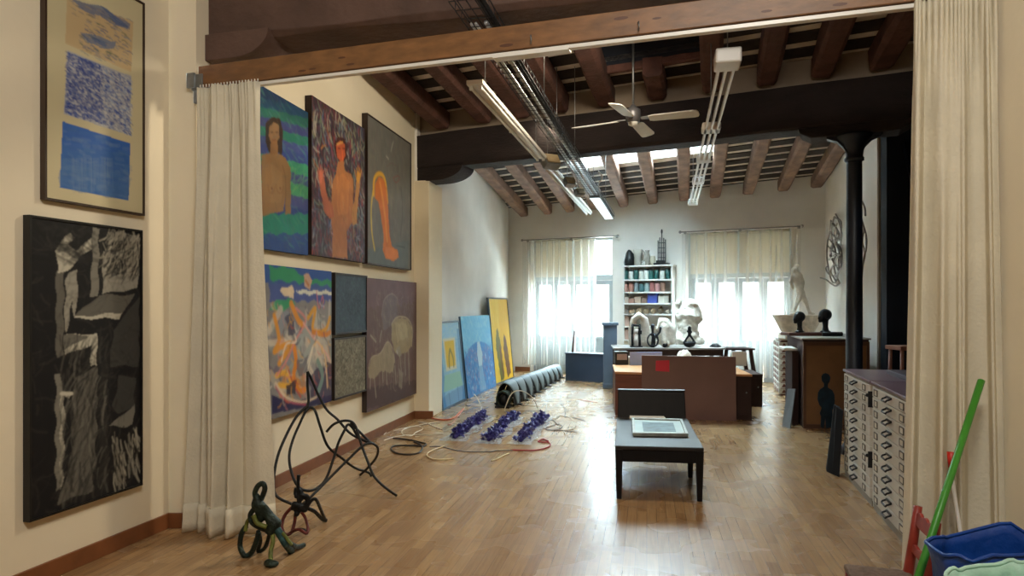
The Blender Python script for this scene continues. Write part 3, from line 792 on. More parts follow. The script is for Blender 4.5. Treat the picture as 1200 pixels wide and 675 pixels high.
A.poly([(35, 368), (241, 436), (241, 470), (34, 440)], '3a6ac0', .6); A.poly([(28, 480), (238, 520), (236, 608), (26, 568)], '5c82b0', .45, wob=.01)
for _ in range(240):
    x = rn.uniform(34, 225); y = rn.uniform(385, 560)+(x-34)*.25; A.stroke([(x, y), (x+rn.uniform(8, 30), y+rn.uniform(0, 8))], rn.uniform(.01, .025), rn.choice(['3b66b4', '4a78b8', '6488b4', '35609f', '7d97b8']), .22)
for _ in range(60):
    x = rn.uniform(60, 200); A.stroke([(x, 480), (x+rn.uniform(-3, 3), rn.uniform(520, 590))], .004, '7f98b4', .25)
A.build(r)
lab(r.children[0], 'thin dark edge') if False else None

# --- black and white painting on wall A
r, A = hung(WA, 40, 164.5, .372, 1.965, .04, '17171a', 'large black, grey and white brushwork painting, lower left', res=150, seed=8, frame='121212', fw=.012, s0=WA.off(.04).s_of(36))
A.zoom(60, 255, 3.97)
g = dict(a='a5a194', b='6b6860', c='cbc6b4', d='2e2d2c', e='444340', f='88857a')
for pts, c in [([(22, 250), (60, 250), (55, 640), (22, 650)], g['b']), ([(25, 160), (60, 90), (85, 70), (110, 90), (80, 120), (120, 150), (190, 100), (195, 150), (130, 180), (80, 240), (30, 262)], g['c']),
               ([(190, 50), (222, 55), (220, 360), (180, 365), (190, 200)], g['f']), ([(68, 290), (85, 250), (122, 240), (122, 420), (105, 470), (100, 380), (70, 535), (60, 520)], g['a']),
               ([(225, 60), (260, 62), (245, 120), (228, 300)], '141414'), ([(262, 62), (285, 66), (280, 140), (262, 150)], g['c']), ([(300, 68), (410, 80), (405, 330), (240, 355), (240, 150), (300, 160)], g['a']),
               ([(230, 360), (390, 358), (330, 440), (310, 465), (105, 465), (150, 420)], g['b']), ([(110, 462), (330, 440), (320, 468), (105, 470)], g['c']),
               ([(60, 545), (190, 540), (215, 540), (212, 690), (185, 690), (185, 590), (60, 640)], g['c']), ([(60, 545), (180, 545), (60, 620)], g['b']),
               ([(330, 470), (410, 370), (410, 690), (270, 690), (290, 520)], g['e'])]:
    A.poly(pts, c, .95, wob=.006)
A.dabs((.62, .02, .98, .17), 260, ['121212', '1a1a1a', 'b5b09f', '9a9486', '151515'], .10, .009, -1.0, .35, .8, curve=.25)
A.dabs((.05, .02, .5, .14), 60, ['101010', '2a2a2a'], .12, .02, .3, .6, .5)
A.zoom(60, 425, 3.75)
for pts, c in [([(20, 50), (45, 50), (40, 540), (20, 560)], g['f']), ([(45, 130), (90, 135), (85, 150), (60, 150), (50, 500), (40, 560), (42, 200)], g['c']),
               ([(100, 60), (200, 20), (200, 300), (190, 440), (180, 560), (30, 620), (90, 400)], g['b']), ([(250, 282), (365, 178), (362, 268), (330, 278)], g['f']),
               ([(300, 60), (370, 60), (365, 180), (290, 230), (270, 190)], g['e']), ([(215, 0), (250, 0), (250, 560), (215, 560)], '2b2a29')]:
    A.poly(pts, c, .9, wob=.008)
A.dabs((.25, .42, .66, .98), 300, ['1a1a1a', '77746a', '4d4a44', '262523', '1a1a1a'], .12, .012, 1.9, .3, .5, curve=.2)
A.dabs((.72, .8, .98, .97), 130, ['141414', 'b5b09f', '141414', '8d887b'], .1, .01, 1.35, .2, .85, curve=.15)
A.dabs((.0, .0, 1, 1), 500, ['0f0f10', '3b3a37', '23221f', '56534b'], .09, .012, -.9, .9, .2, curve=.2)
A.zoom(60, 425, 3.75).stroke([(45, 135), (90, 135)], .02, g['c'])
A.build(r)

# --- nude on blue and green bands
r, A = hung(WB, 288, 361, 1.945, 3.215, .05, '1f3a6b', 'painting of a nude torso on blue and green bands beside the curtain', res=110, seed=11, edge='1b2233')
A.zoom(300, 100, 3.214)
def band(y0, y1, sl, c, al=.95): A.poly([(-20, y0-sl*70), (200, y0+sl*90), (200, y1+sl*90), (-20, y1-sl*70)], c, al, wob=.004)
for y0, y1, c in [(-10, 60, '1b3560'), (60, 95, '1f4a6a'), (95, 130, '2a6a5a'), (130, 165, '40437c'), (165, 200, '2b7a62'), (200, 235, '45508c'), (235, 270, '3a4a8c'), (270, 312, '3f9a70'), (312, 350, '4d5290'), (350, 395, '52a878'), (395, 440, '4d5490'), (440, 482, '35498a')]:
    band(y0, y1, .35, c)
A.poly([(20, 480), (200, 480), (195, 560), (20, 560)], '2d8a72', .95, wob=.012); A.poly([(20, 556), (200, 556), (195, 650), (20, 645)], '33508f', .95, wob=.01)
A.dabs((0, 0, 1, 1), 400, ['2d8a72', '4a4f88', '3f9a70', '24406b', '6fb488', '565c94'], .10, .012, .45, .25, .25)
A.dabs((.3, .4, 1, .62), 120, ['8cc477', '6fb488', '4fa878'], .08, .01, -.7, .5, .5)
A.poly([(35, 140), (60, 118), (90, 125), (102, 170), (98, 262), (80, 250), (48, 250), (36, 210)], '3a2a20')
A.poly([(50, 155), (68, 138), (86, 150), (88, 195), (74, 222), (56, 215), (48, 190)], '8d6c4b'); A.poly([(56, 210), (80, 205), (84, 262), (52, 262)], '8f6843')
A.poly([(20, 262), (52, 255), (84, 256), (112, 272), (130, 310), (132, 478), (112, 486), (110, 420), (104, 470), (20, 490)], '97754f', wob=.004)
A.poly([(24, 300), (60, 290), (100, 330), (96, 440), (24, 440)], 'a5845c', .5); A.dabs((.38, .36, .95, .76), 0, ['a'], .1, .1, 0); A.curve([(100, 300), (112, 360), (110, 480)], .014, '7a5434', .6)
for x in (58, 90): A.curve([(x-14, 372), (x-8, 398), (x+6, 402), (x+14, 380)], .016, '8d6540', .6); A.stroke([(x+1, 385), (x+2, 386)], .02, '7d4632', .9)
A.stroke([(56, 176), (64, 176)], .008, '33241a'); A.stroke([(74, 176), (82, 176)], .008, '33241a'); A.stroke([(68, 178), (67, 192)], .006, '7a5434'); A.stroke([(62, 205), (74, 204)], .008, '7a3b2c')
A.poly([(34, 262), (60, 275), (50, 470), (20, 480)], '94683f', .35, wob=.01); A.dabs((0, 0, 1, 1), 500, ['22406a', '2a5a6a', '7a6a4a', '8f7a50', '2d6a5a'], .07, .008, .5, 1, .16); A.noise(.07, 14); A.build(r)

# --- figure with raised hands
r, A = hung(WB, 370, 427.5, 1.955, 3.38, .07, '3f2f3a', 'painting of an orange figure raising both hands among coloured strokes', res=110, seed=12, edge='2a1813', s0=WB.off(.07).s_of(365.5))
A.zoom(355, 110, 3.214)
A.dabs((0, 0, 1, 1), 1500, ['6a3a58', '3a4a4a', '56707a', '8a3c44', '2c3344', '4d5b3a', '7a5a78', 'b34a3a', '9fb0a0', '2a2230'], .10, .011, 1.3, .6, .6, curve=.2)
A.dabs((0, .1, .36, .8), 110, ['c9c1b0', 'a84038', '24202c', '7f9a8a', '3a5a8a', 'c98a3a'], .09, .012, 1.2, .5, .8, curve=.2); A.dabs((.72, .1, 1, .8), 90, ['b9b1a0', 'a84038', '24202c', '7f9a8a', '3a5a8a'], .09, .012, 1.2, .5, .8, curve=.2); A.dabs((.02, .02, .98, .25), 90, ['c9c79a', 'a44a58', '8fa07c', 'c9c1b0', '6a86a0'], .10, .012, 1.35, .4, .8, curve=.2)
A.dabs((.02, .7, .98, .98), 120, ['9a3c36', '54708c', 'b9b0c0', '7a4a60'], .08, .012, 1.0, .8, .7)
for pts, c in [([(118, 185), (132, 162), (156, 165), (168, 200), (164, 245), (146, 262), (126, 240)], '4a2420'), ([(124, 195), (140, 175), (158, 190), (160, 235), (146, 258), (130, 240)], 'c4603a'),
               ([(132, 255), (152, 250), (158, 290), (180, 302), (192, 330), (186, 480), (165, 520), (168, 620), (110, 615), (112, 520), (104, 460), (112, 330), (126, 300)], 'b87848'),
               ([(60, 290), (74, 285), (80, 330), (96, 400), (112, 420), (118, 460), (100, 472), (80, 440), (64, 350)], 'b9694a'),
               ([(206, 290), (218, 300), (214, 350), (206, 420), (202, 490), (186, 495), (184, 430), (196, 400), (200, 340)], 'c08a50')]:
    A.poly(pts, c, .95, wob=.004)
A.poly([(126, 310), (150, 300), (176, 330), (170, 450), (130, 460)], 'd08a50', .6, wob=.006); A.curve([(166, 270), (190, 320), (190, 400)], .016, '1e2a26', .9)
for bx, by, c in ((66, 300, 'd0745a'), (208, 300, 'e0a040')):
    for k in range(5): A.stroke([(bx+(k-2)*2, by+25), (bx+(k-2)*6, by-28+abs(k-2)*8)], .013, c)
    A.stroke([(bx, by), (bx, by+28)], .05, c)
A.stroke([(148, 215), (150, 245)], .03, 'e0683a'); A.stroke([(128, 190), (150, 182)], .016, 'd8a050'); A.stroke([(132, 205), (140, 205)], .01, '2a1510'); A.stroke([(150, 206), (157, 206)], .01, '2a1510')
A.dabs((.3, .4, .8, .95), 150, ['d8935a', 'a8603c', '8a5a44', 'c9a06a'], .08, .01, 1.3, .3, .35)
A.noise(.08, 16); A.build(r)

# --- leg on grey
r, A = hung(WB, 432, 481, 1.965, 3.56, .06, '75736c', 'grey painting of one bent yellow and orange leg', res=110, seed=13, edge='241612', s0=WB.off(.06).s_of(430.5), frame='2b1d17', fw=.014)
A.zoom(425, 135, 3.553)
A.dabs((0, 0, 1, 1), 900, ['706f6c', '82807a', '776866', '67706c', '88826f'], .13, .02, 1.4, .5, .35)
A.poly([(20, 560), (190, 520), (190, 645), (20, 640)], '5f7276', .5, wob=.01)
A.curve([(50, 560), (38, 480), (36, 380), (46, 300)], .03, 'd9b84e')
A.curve([(46, 330), (48, 270), (64, 244), (84, 250), (96, 285), (104, 360)], .05, 'e8b23c')
A.poly([(52, 290), (66, 255), (88, 268), (98, 300), (106, 390), (112, 500), (122, 545), (146, 562), (150, 590), (130, 606), (96, 596), (84, 560), (88, 500), (76, 420), (66, 360), (52, 345)], 'd97a34', wob=.002)
A.curve([(72, 280), (84, 350), (94, 430), (102, 520)], .05, 'e89a48', .8); A.poly([(96, 545), (124, 552), (148, 572), (140, 600), (108, 592), (92, 578)], 'e0864a', .9)
A.curve([(100, 300), (110, 400), (116, 520)], .012, '9a4a2c', .8)
A.curve([(118, 150), (122, 130), (128, 110)], .014, 'b9b8a8', .9); A.stroke([(98, 170), (108, 182)], .014, 'c8c6b6', .8)
A.curve([(126, 262), (146, 252), (154, 262), (140, 280), (130, 270)], .012, '94443c', .8); A.curve([(100, 215), (120, 200), (140, 210)], .01, '7a504a', .6)
A.curve([(160, 300), (166, 400), (158, 500)], .02, '44484a', .6); A.stroke([(140, 543), (176, 549)], .008, '2f3436')
A.noise(.06, 14); A.build(r)

# --- colourful tangle
r, A = hung(WB, 318, 388.5, .585, 1.825, .05, '85807e', 'many-coloured abstract painting with a blue and green sky', res=120, seed=14, edge='241d2c', s0=WB.off(.05).s_of(300))
A.zoom(310, 305, 3.553)
A.poly([(-60, 10), (290, 40), (290, 110), (-60, 90)], '2c4f94'); A.poly([(20, 25), (110, 30), (180, 80), (290, 84), (290, 120), (180, 118), (80, 90), (20, 95)], '2f8c5c', wob=.01)
A.poly([(20, 80), (290, 110), (290, 170), (20, 170)], '3b4f94', .9, wob=.012); A.poly([(50, 170), (100, 158), (130, 182), (60, 214), (20, 200)], '3d9a6a', wob=.01); A.poly([(130, 125), (282, 128), (280, 142), (150, 142)], 'd8d6c6', wob=.008)
A.poly([(70, 115), (110, 105), (125, 130), (118, 165), (96, 150), (60, 132)], 'e0c9a8', wob=.01); A.poly([(160, 62), (180, 58), (200, 80), (186, 118), (166, 112)], 'c8a084', wob=.01); A.stroke([(170, 85), (182, 104)], .03, 'b87848')
A.poly([(20, 230), (290, 180), (285, 590), (30, 640)], '8d8a88', .85, wob=.02); A.dabs((.1, .35, 1, .8), 60, ['a8a8a4', '9aa49c', 'c9c0b0', 'd98f3a', 'e8d8c0', '6b5a70'], .25, .07, 1.0, .7, .7)
A.poly([(30, 560), (100, 590), (285, 560), (285, 590), (30, 640)], '2b2650'); A.poly([(180, 480), (285, 420), (285, 580), (200, 590)], '34264a', .8, wob=.02)
for pts, wd, c in [([(60, 300), (90, 230), (140, 330), (100, 420)], .09, '8b8f96'), ([(140, 400), (160, 300), (200, 340), (150, 430)], .08, 'a3a8a4'), ([(220, 420), (240, 480), (225, 540)], .06, '7f9a90'),
                   ([(110, 180), (140, 250), (160, 270)], .06, 'e0922a'), ([(40, 230), (60, 330), (40, 380), (70, 360), (110, 350), (60, 430)], .05, 'e39a2e'), ([(120, 350), (130, 420), (120, 490), (150, 540), (165, 540)], .06, 'e88f22'),
                   ([(180, 240), (210, 200), (200, 290), (250, 290), (270, 240)], .045, 'e0a030'), ([(50, 480), (90, 470), (110, 520), (60, 520)], .05, 'efb53a'), ([(200, 300), (250, 310), (270, 300)], .05, 'd9852c'),
                   ([(130, 200), (170, 250), (130, 330), (90, 420), (50, 480)], .022, 'd98a86'), ([(160, 260), (200, 320), (250, 380), (270, 420)], .02, 'e6b0a0'), ([(45, 510), (90, 570), (160, 590), (215, 570)], .02, 'e9d2b4'),
                   ([(45, 525), (90, 585), (170, 602)], .014, 'c8566a'), ([(70, 420), (90, 350), (130, 340), (120, 300)], .018, 'e8d8be'), ([(200, 360), (220, 340), (250, 400), (260, 530)], .022, 'e6c090'),
                   ([(180, 450), (200, 360), (180, 420), (160, 470)], .02, 'e8ddc8'), ([(100, 460), (120, 520), (150, 570)], .02, 'c94f3c'), ([(215, 130), (225, 200), (240, 150), (245, 200)], .014, 'cf6f7e'), ([(230, 165), (240, 195), (255, 150)], .014, '3b4fa4')]:
    A.curve(pts, wd, c, .95)
A.poly([(85, 235), (115, 225), (130, 300), (100, 320)], '3b3650', .8, wob=.01); A.poly([(85, 520), (130, 500), (130, 560), (95, 560)], '2f2838', .9, wob=.01); A.poly([(130, 420), (180, 400), (175, 470), (140, 480)], '6b6a74', .8, wob=.01)
A.dabs((.0, .25, 1, .95), 110, ['e0a040', 'd98a86', 'e8dcc8', '3b3650', 'c2563c', 'efb53a'], .08, .012, 1.0, .8, .7, curve=.35)
A.noise(.05, 14); A.build(r)

# --- small dark blue and small brown mesh pictures
r, A = hung(WB, 393, 429, 1.235, 1.80, .05, '3a4754', 'small dark blue grey painting, the upper of two', res=80, seed=15, frame='211b1d', fw=.02, edge='211b1d')
A.dabs((0, 0, 1, 1), 900, ['2c3a4c', '4a5c6a', '34484e', '51606a', '262f40', '3f5a5c'], .07, .009, .5, 1.2, .45, curve=.3); A.dabs((.3, .3, .8, .7), 120, ['1e2836', '26323f'], .07, .01, 0, 1, .5); A.build(r)
r, A = hung(WB, 392, 428, .60, 1.165, .05, '7b7462', 'small brownish grey mesh-like painting, the lower of two', res=80, seed=16, frame='2a211d', fw=.018, edge='2a211d')
A.dabs((0, 0, 1, 1), 1500, ['9a947e', '544d40', 'aaa48c', '3f3a32', '8a846e', '6a6352'], .06, .007, .9, 1.2, .75, curve=.4); A.build(r)

# --- sheep painting
r, A = hung(WB, 430, 488, .345, 1.80, .06, '6a504c', 'brown painting of pale sketched sheep, rightmost of the lower row', res=130, seed=17, edge='2c1f1d')
A.zoom(385, 310, 3.857)
A.poly([(170, 50), (405, 70), (400, 170), (170, 200)], '755a60', .7, wob=.02); A.poly([(165, 560), (400, 520), (395, 590), (160, 660)], '4c3836', .8, wob=.01)
A.poly([(285, 270), (310, 240), (355, 245), (378, 290), (376, 370), (350, 400), (300, 400), (285, 340)], 'a3906c', .95, wob=.006); A.poly([(300, 265), (350, 262), (360, 330), (310, 350)], 'bda983', .6, wob=.01)
A.poly([(180, 470), (195, 420), (235, 400), (265, 350), (285, 370), (300, 440), (290, 490), (240, 480), (200, 520), (182, 510)], 'a59578', .85, wob=.008)
A.poly([(240, 230), (250, 160), (280, 130), (310, 150), (310, 240), (280, 280), (250, 300)], '75676a', .7, wob=.008)
for pts in ([(362, 390), (365, 540)], [(345, 400), (348, 500)], [(205, 500), (215, 600)], [(190, 500), (188, 560)], [(262, 480), (264, 540)], [(245, 480), (246, 530)], [(300, 460), (305, 540)], [(322, 410), (330, 500), (328, 560)], [(240, 300), (232, 350)], [(215, 350), (190, 320)]):
    A.curve(pts, .022, 'a79a84', .8)
A.poly([(305, 380), (322, 365), (330, 410), (318, 420)], '9a8f7c', .9); A.poly([(318, 470), (338, 490), (332, 560), (318, 550)], '8d8170', .85, wob=.004); A.stroke([(308, 392), (312, 402)], .03, 'b9b0a8', .8)
A.dabs((.1, .1, .95, .9), 420, ['b3a68c', '9a8c74', '6c5658', '7b6664', '4f3c3a'], .09, .006, 1.2, .5, .5, curve=.4)
A.curve([(240, 230), (252, 160), (285, 132), (308, 150)], .012, 'a5968c', .7); A.curve([(310, 150), (314, 230), (300, 260)], .01, '9a8a82', .6); A.curve([(285, 270), (310, 238), (355, 243), (378, 290), (376, 370)], .014, 'c9b892', .8); A.curve([(180, 470), (195, 420), (235, 400), (265, 350), (290, 380), (300, 440)], .012, 'c4b498', .8)
for x in (196, 228, 250, 270, 292, 318, 342, 360): A.stroke([(x, 400+(x%7)*8), (x+4, 520+(x%5)*12)], .012, 'a09078', .55)
A.dabs((.5, .08, .95, .3), 60, ['8a7a80', '74666c'], .1, .006, .2, 1.2, .5, curve=.5); A.noise(.06, 14); A.build(r)

# --- the three pictures leaning on the far left wall
def leaning(label, fl0, fl1, top0, h, th, base, edge, seed, paint, ox, oy, sc, frame=None, res=90, leanx=.1):
    """feet at floor pixels fl0, fl1; plane tilts back towards wall C"""
    a = fl(*fl0); b = fl(*fl1); L_ = (b-a).length; d = (b-a).normalized(); n = Vector((d.y, -d.x, 0))
    r = root('painting', (a+b)/2, label, 'painting')
    up = (Vector((0, 0, 1))*math.sqrt(max(0, 1-leanx**2))-n*leanx)
    out = up.cross(d)*-1
    if out.dot(n) < 0: out = -out
    mb = MB()
    q = lambda u, z, k: a+d*u+up*z+out*k
    mb.hexa([q(0, 0, -th), q(0, 0, 0), q(L_, 0, 0), q(L_, 0, -th)], [q(0, h, -th), q(0, h, 0), q(L_, h, 0), q(L_, h, -th)])
    mb.build('stretcher', mat('picture edge '+edge, edge, .6), parent=r)
    if frame:
        fm = mat('picture frame '+frame, frame, .45); mb = MB(); f = .028
        for u0, u1, z0, z1 in ((0, f, 0, h), (L_-f, L_, 0, h), (f, L_-f, 0, f), (f, L_-f, h-f, h)):
            mb.hexa([q(u0, z0, 0), q(u0, z0, .014), q(u1, z0, .014), q(u1, z0, 0)], [q(u0, z1, 0), q(u0, z1, .014), q(u1, z1, .014), q(u1, z1, 0)])
        mb.build('picture_frame', fm, parent=r)
    A = Art(Wall(a.x, a.y, d.x, d.y), 0, L_, 0, h, base, res, seed)
    paint(A); A.build(r, fn=lambda s, z: q(s, z, .004))
    return r
def paint1(A):
    U = dict(uv=True)
    A.poly([(0, 0), (1, 0), (1, .22), (0, .22)], '9cc4dc', **U); A.dabs((0, 0, 1, .8), 300, ['8fbcd8', '7fb0d0', 'a8c8c4', 'b9d4d0'], .15, .03, 0, .3, .35)
    A.poly([(.0, .1), (.12, .1), (.2, .75), (.05, .95), (0, .98)], '5f93bc', .8, **U); A.poly([(.88, .1), (1, .1), (1, .9), (.86, .7)], '5f93bc', .7, **U)
    A.poly([(.2, .62), (.86, .62), (.92, .8), (.1, .8)], '9cc4ac', .9, **U)
    A.poly([(.26, .2), (.76, .2), (.72, .58), (.28, .58)], 'd8cfae', **U); A.poly([(.31, .23), (.7, .23), (.68, .54), (.33, .54)], 'e0b52e', **U)
    A.curve([(.5, .34), (.44, .42), (.42, .54)], .05, '8a7a2c', **U); A.curve([(.52, .34), (.6, .44), (.6, .54)], .05, '94842e', **U)
    A.poly([(0, .86), (1, .80), (1, 1), (0, 1)], '4f86b4', **U); A.poly([(.12, .84), (.9, .80), (.84, .97), (.18, 1)], '7ba0c0', **U); A.stroke([(.3, .83), (.32, .97)], .02, '3b5a80', .8, **U); A.stroke([(.68, .8), (.68, .96)], .02, '3b5a80', .8, **U)
leaning('framed pale blue painting with a small yellow centre, leaning on the wall', (518.5, 481.5), (546, 468.5), None, 1.27, .03, '8fbcd6', '2f4a5e', 21, paint1, 0, 0, 1, frame='3c5468')
def paint2(A):
    U = dict(uv=True)
    A.dabs((0, 0, 1, .4), 300, ['6fb8da', '8cc8e0', '5fa8d0', '9ad0dc'], .2, .04, .2, .6, .35)
    A.poly([(.5+.62*math.cos(t), .78+.44*math.sin(t)) for t in [k*math.pi/16+math.pi for k in range(17)]]+[(1.1, 1.05), (-.1, 1.05)], '2f7fc0', **U)
    A.poly([(.5+.5*math.cos(t), .82+.36*math.sin(t)) for t in [k*math.pi/16+math.pi for k in range(17)]]+[(1.0, 1.05), (0, 1.05)], '4a86bc', .7, **U)
    A.dabs((.03, .4, .97, .98), 700, ['2a6cb4', '6c5f9a', '4f9ad0', 'c2d8e4', '8a6a8c', '2f5fa0', '5fb0d8', 'b08aa0'], .07, .02, .9, .9, .7, curve=.3)
    A.poly([(.46, .34), (.54, .34), (.6, .5), (.56, .66), (.44, .66), (.42, .5)], 'cfe4ea', .9, **U); A.poly([(.44, .66), (.56, .66), (.62, .98), (.4, .98)], '9ec4da', .6, **U)
leaning('unframed blue painting with a round crowd shape, between two leaning pictures', (548.5, 467.5), (581, 452.5), None, 1.33, .03, '6db4d8', '24425e', 22, paint2, 0, 0, 1)
def paint3(A):
    U = dict(uv=True)
    A.poly([(0, 0), (.5, 0), (.4, 1), (0, 1)], 'e8c23a', .8, **U); A.dabs((0, 0, 1, 1), 260, ['e6b420', 'dca614', 'edca4a', 'e0b030'], .2, .04, 1.5, .3, .4)
    A.poly([(.18, .55), (.26, .38), (.34, .36), (.44, .55), (.5, .95), (.3, .98)], '5d5a1e', .95, wob=.01, **U); A.poly([(.56, .62), (.64, .44), (.72, .46), (.8, .66), (.86, .92), (.66, .96)], '5a2a14', .95, wob=.01, **U)
    A.poly([(.34, .55), (.42, .6), (.48, .92), (.42, .92)], '7a3a1c', .8, **U); A.dabs((.2, .5, .85, .92), 60, ['3f4a1c', '6a2a18', '7a6a20'], .1, .015, 1.5, .2, .5)
leaning('tall framed yellow painting with two dark flames, rightmost leaning picture', (580.5, 451.5), (602, 443.0), None, 1.66, .03, 'e2ad12', '2a3a44', 23, paint3, 0, 0, 1, frame='34414a', leanx=.09)
# ------------------------------------------------------------------ lamps and tracks under the roof
def bar(mb, a, b, w, h, up=Vector((0, 0, 1))):
    a, b = Vector(a), Vector(b); d = (b-a).normalized(); s = d.cross(up).normalized()*w/2; u = up*h/2
    mb.hexa([a-s-u, a+s-u, b+s-u, b-s-u], [a-s+u, a+s+u, b+s+u, b-s+u])
zt = 3.2
def hang_rod(mb, p, top=4.2): mb.tube([p, Vector((p.x, p.y, top))], .004, 6)
# left fluorescent battens
def lumi(pa, pb, label):
    a = at(pa[0], pa[1], (zt-EYE)*F/(CY-pa[1])); b = at(pb[0], pb[1], (zt-EYE)*F/(CY-pb[1]))
    r = root('strip_light', a.lerp(b, .5), label, 'strip light')
    d = (b-a).normalized(); s = d.cross(Vector((0, 0, 1)))
    mb = MB(); bar(mb, a, b, .13, .035); mb.build('housing', M['rail'], parent=r, bevel=.004)
    for k in (-.035, .035):
        mb = MB(); mb.tube([a+s*k+Vector((0, 0, -.032))+d*.05, b+s*k+Vector((0, 0, -.032))-d*.05], .014, 10)
        for e in (a+d*.04, b-d*.04, a.lerp(b, .5)): mb.box(e+s*k+Vector((0, 0, -.026)), (.025, .03, .045), math.atan2(d.y, d.x))
        mb.build('tube', M['white'], parent=r)
    for q_, t_ in ((a+d*.3, 4.15), (b-d*.3, 4.05)): mb = MB(); hang_rod(mb, q_, t_); mb.build('hanger', M['galv'], parent=r)
    return a, b, d
a, b, d = lumi((556, 96), (634, 184.5), 'white twin-tube strip light, the nearer left one')
a2, b2, d2 = lumi((641, 192.5), (690, 249), 'white twin-tube strip light, the farther left one')
def flood(p, label, sz):
    r = root('flood_lamp', p, label, 'lamp')
    R = Matrix.Rotation(.5, 3, 'Z')@Matrix.Rotation(-.6, 3, 'X')
    mb = MB(); mb.box(p, (sz, sz*.55, sz*.8), mtx=R); mb.build('body', M['galv'], parent=r, bevel=.01)
    mb = MB(); mb.box(p+R@Vector((0, -sz*.3, 0)), (sz*.85, .02, sz*.62), mtx=R); lab(mb.build('lens', M['amber'], parent=r), 'amber coloured lens')
    mb = MB(); mb.tube([p+R@Vector((-sz*.55, 0, 0)), p+R@Vector((-sz*.55, 0, sz*.6)), p+R@Vector((sz*.55, 0, sz*.6)), p+R@Vector((sz*.55, 0, 0))], .01, 6); mb.build('bracket', M['galv'], parent=r)
    mb = MB(); hang_rod(mb, p+R@Vector((0, 0, sz*.6)), 4.3); mb.build('hanger', M['galv'], parent=r)
flood(at(645, 190, 7.9), 'grey flood lamp with amber lens between the two left strip lights', .2)
flood(at(667, 214, 9.0), 'smaller grey flood lamp hanging behind the amber one', .15)
flood(at(679, 226, 9.6), 'small grey spot lamp clamped under the cable tray', .14)
# cable tray
a = at(546, 4, 3.75); a.z = 3.2; b = at(714, 254, 12.9); b.z = 3.2
dt = (b-a).normalized(); st = dt.cross(Vector((0, 0, 1)))
r = root('cable_tray', a.lerp(b, .5), 'long steel cable tray with conduits running over the pine beam to the back', 'cable tray')
mb = MB(); L_ = (b-a).length
for k in (-.1, -.05, 0, .05, .1): mb.tube([a+st*k, b+st*k], .0035, 5)
for k in (-.1, .1): mb.tube([a+st*k+Vector((0, 0, .05)), b+st*k+Vector((0, 0, .05))], .0035, 5)
n = int(L_/.12)
for i in range(n+1):
    p = a+dt*(i*L_/n); mb.tube([p-st*.1+Vector((0, 0, .05)), p-st*.1, p+st*.1, p+st*.1+Vector((0, 0, .05))], .003, 4)
mb.build('wire_basket', M['darkmetal'], parent=r)
mb = MB(); cuts = PW
for k, rr in ((-.072, .010), (-.045, .010), (.02, .014)): mb.tube([a+st*k+Vector((0, 0, .016))+dt*.35, b+st*k+Vector((0, 0, .016))], rr, 8)
lab(mb.build('conduit', M['silver'], parent=r), 'bright metal conduits')
mb = MB(); mb.tube([a+st*.06+Vector((0, 0, .016)), b+st*.06+Vector((0, 0, .016))], .012, 8); mb.tube([a+st*.085+Vector((0, 0, .016)), b+st*.085+Vector((0, 0, .016))], .01, 8)
lab(mb.build('cable', M['darkmetal'], parent=r), 'black cables')
mb = MB(); bar(mb, a.lerp(b, .72)+Vector((0, 0, -.03)), b+Vector((0, 0, -.03)), .16, .04); lab(mb.build('cover', M['galv'], parent=r), 'bright metal cover at the far end')
for t in (.2, .4, .6, .8):
    for k in (-.1, .1): mb = MB(); hang_rod(mb, a.lerp(b, t)+st*k, 4.2); mb.build('hanger', M['galv'], parent=r)
# junction hose beside the skylight
mb = MB(); p = at(701, 201, 10.0); mb.tube(smooth_path([p, p+Vector((.06, 0, -.08)), p+Vector((.0, 0, -.2)), p+Vector((.03, 0, -.3))], 5), .012, 6)
o = mb.build('cable', M['rail']); tag(o, 'short white cable dangling by the first skylight', 'cable')
# right triple bar track
zr = 3.14
def pr(px, py): return at(px, py, (zr-EYE)*F/(CY-py))
A0, A1 = pr(854, 64), pr(812, 238)
dr = (A1-A0).normalized(); sr = dr.cross(Vector((0, 0, 1)))
r = root('lamp_track', A0.lerp(A1, .5), 'white triple bar lamp track with boxes hanging right of the fan', 'lamp track')
for k in (-.05, 0, .05):
    mb = MB(); bar(mb, A0+sr*k+Vector((0, 0, -.02)), A1+sr*k+Vector((0, 0, -.02)), .019, .03); mb.build('bar', M['rail'], parent=r)
for (py, ln, wd, hh) in ((70, .2, .165, .10), (150, .18, .165, .07), (186, .16, .15, .07), (212, .22, .15, .07), (237, .25, .15, .07)):
    t = (pr(0, py).y-A0.y)/(A1.y-A0.y); p = A0.lerp(A1, max(0, min(1, t)))
    mb = MB(); mb.box(p+Vector((0, 0, 0)), (wd, ln, hh), math.atan2(sr.y, sr.x)); mb.build('junction_box', M['rail'], parent=r, bevel=.012)
    mb = MB(); hang_rod(mb, p, 4.2); mb.build('hanger', M['galv'], parent=r)

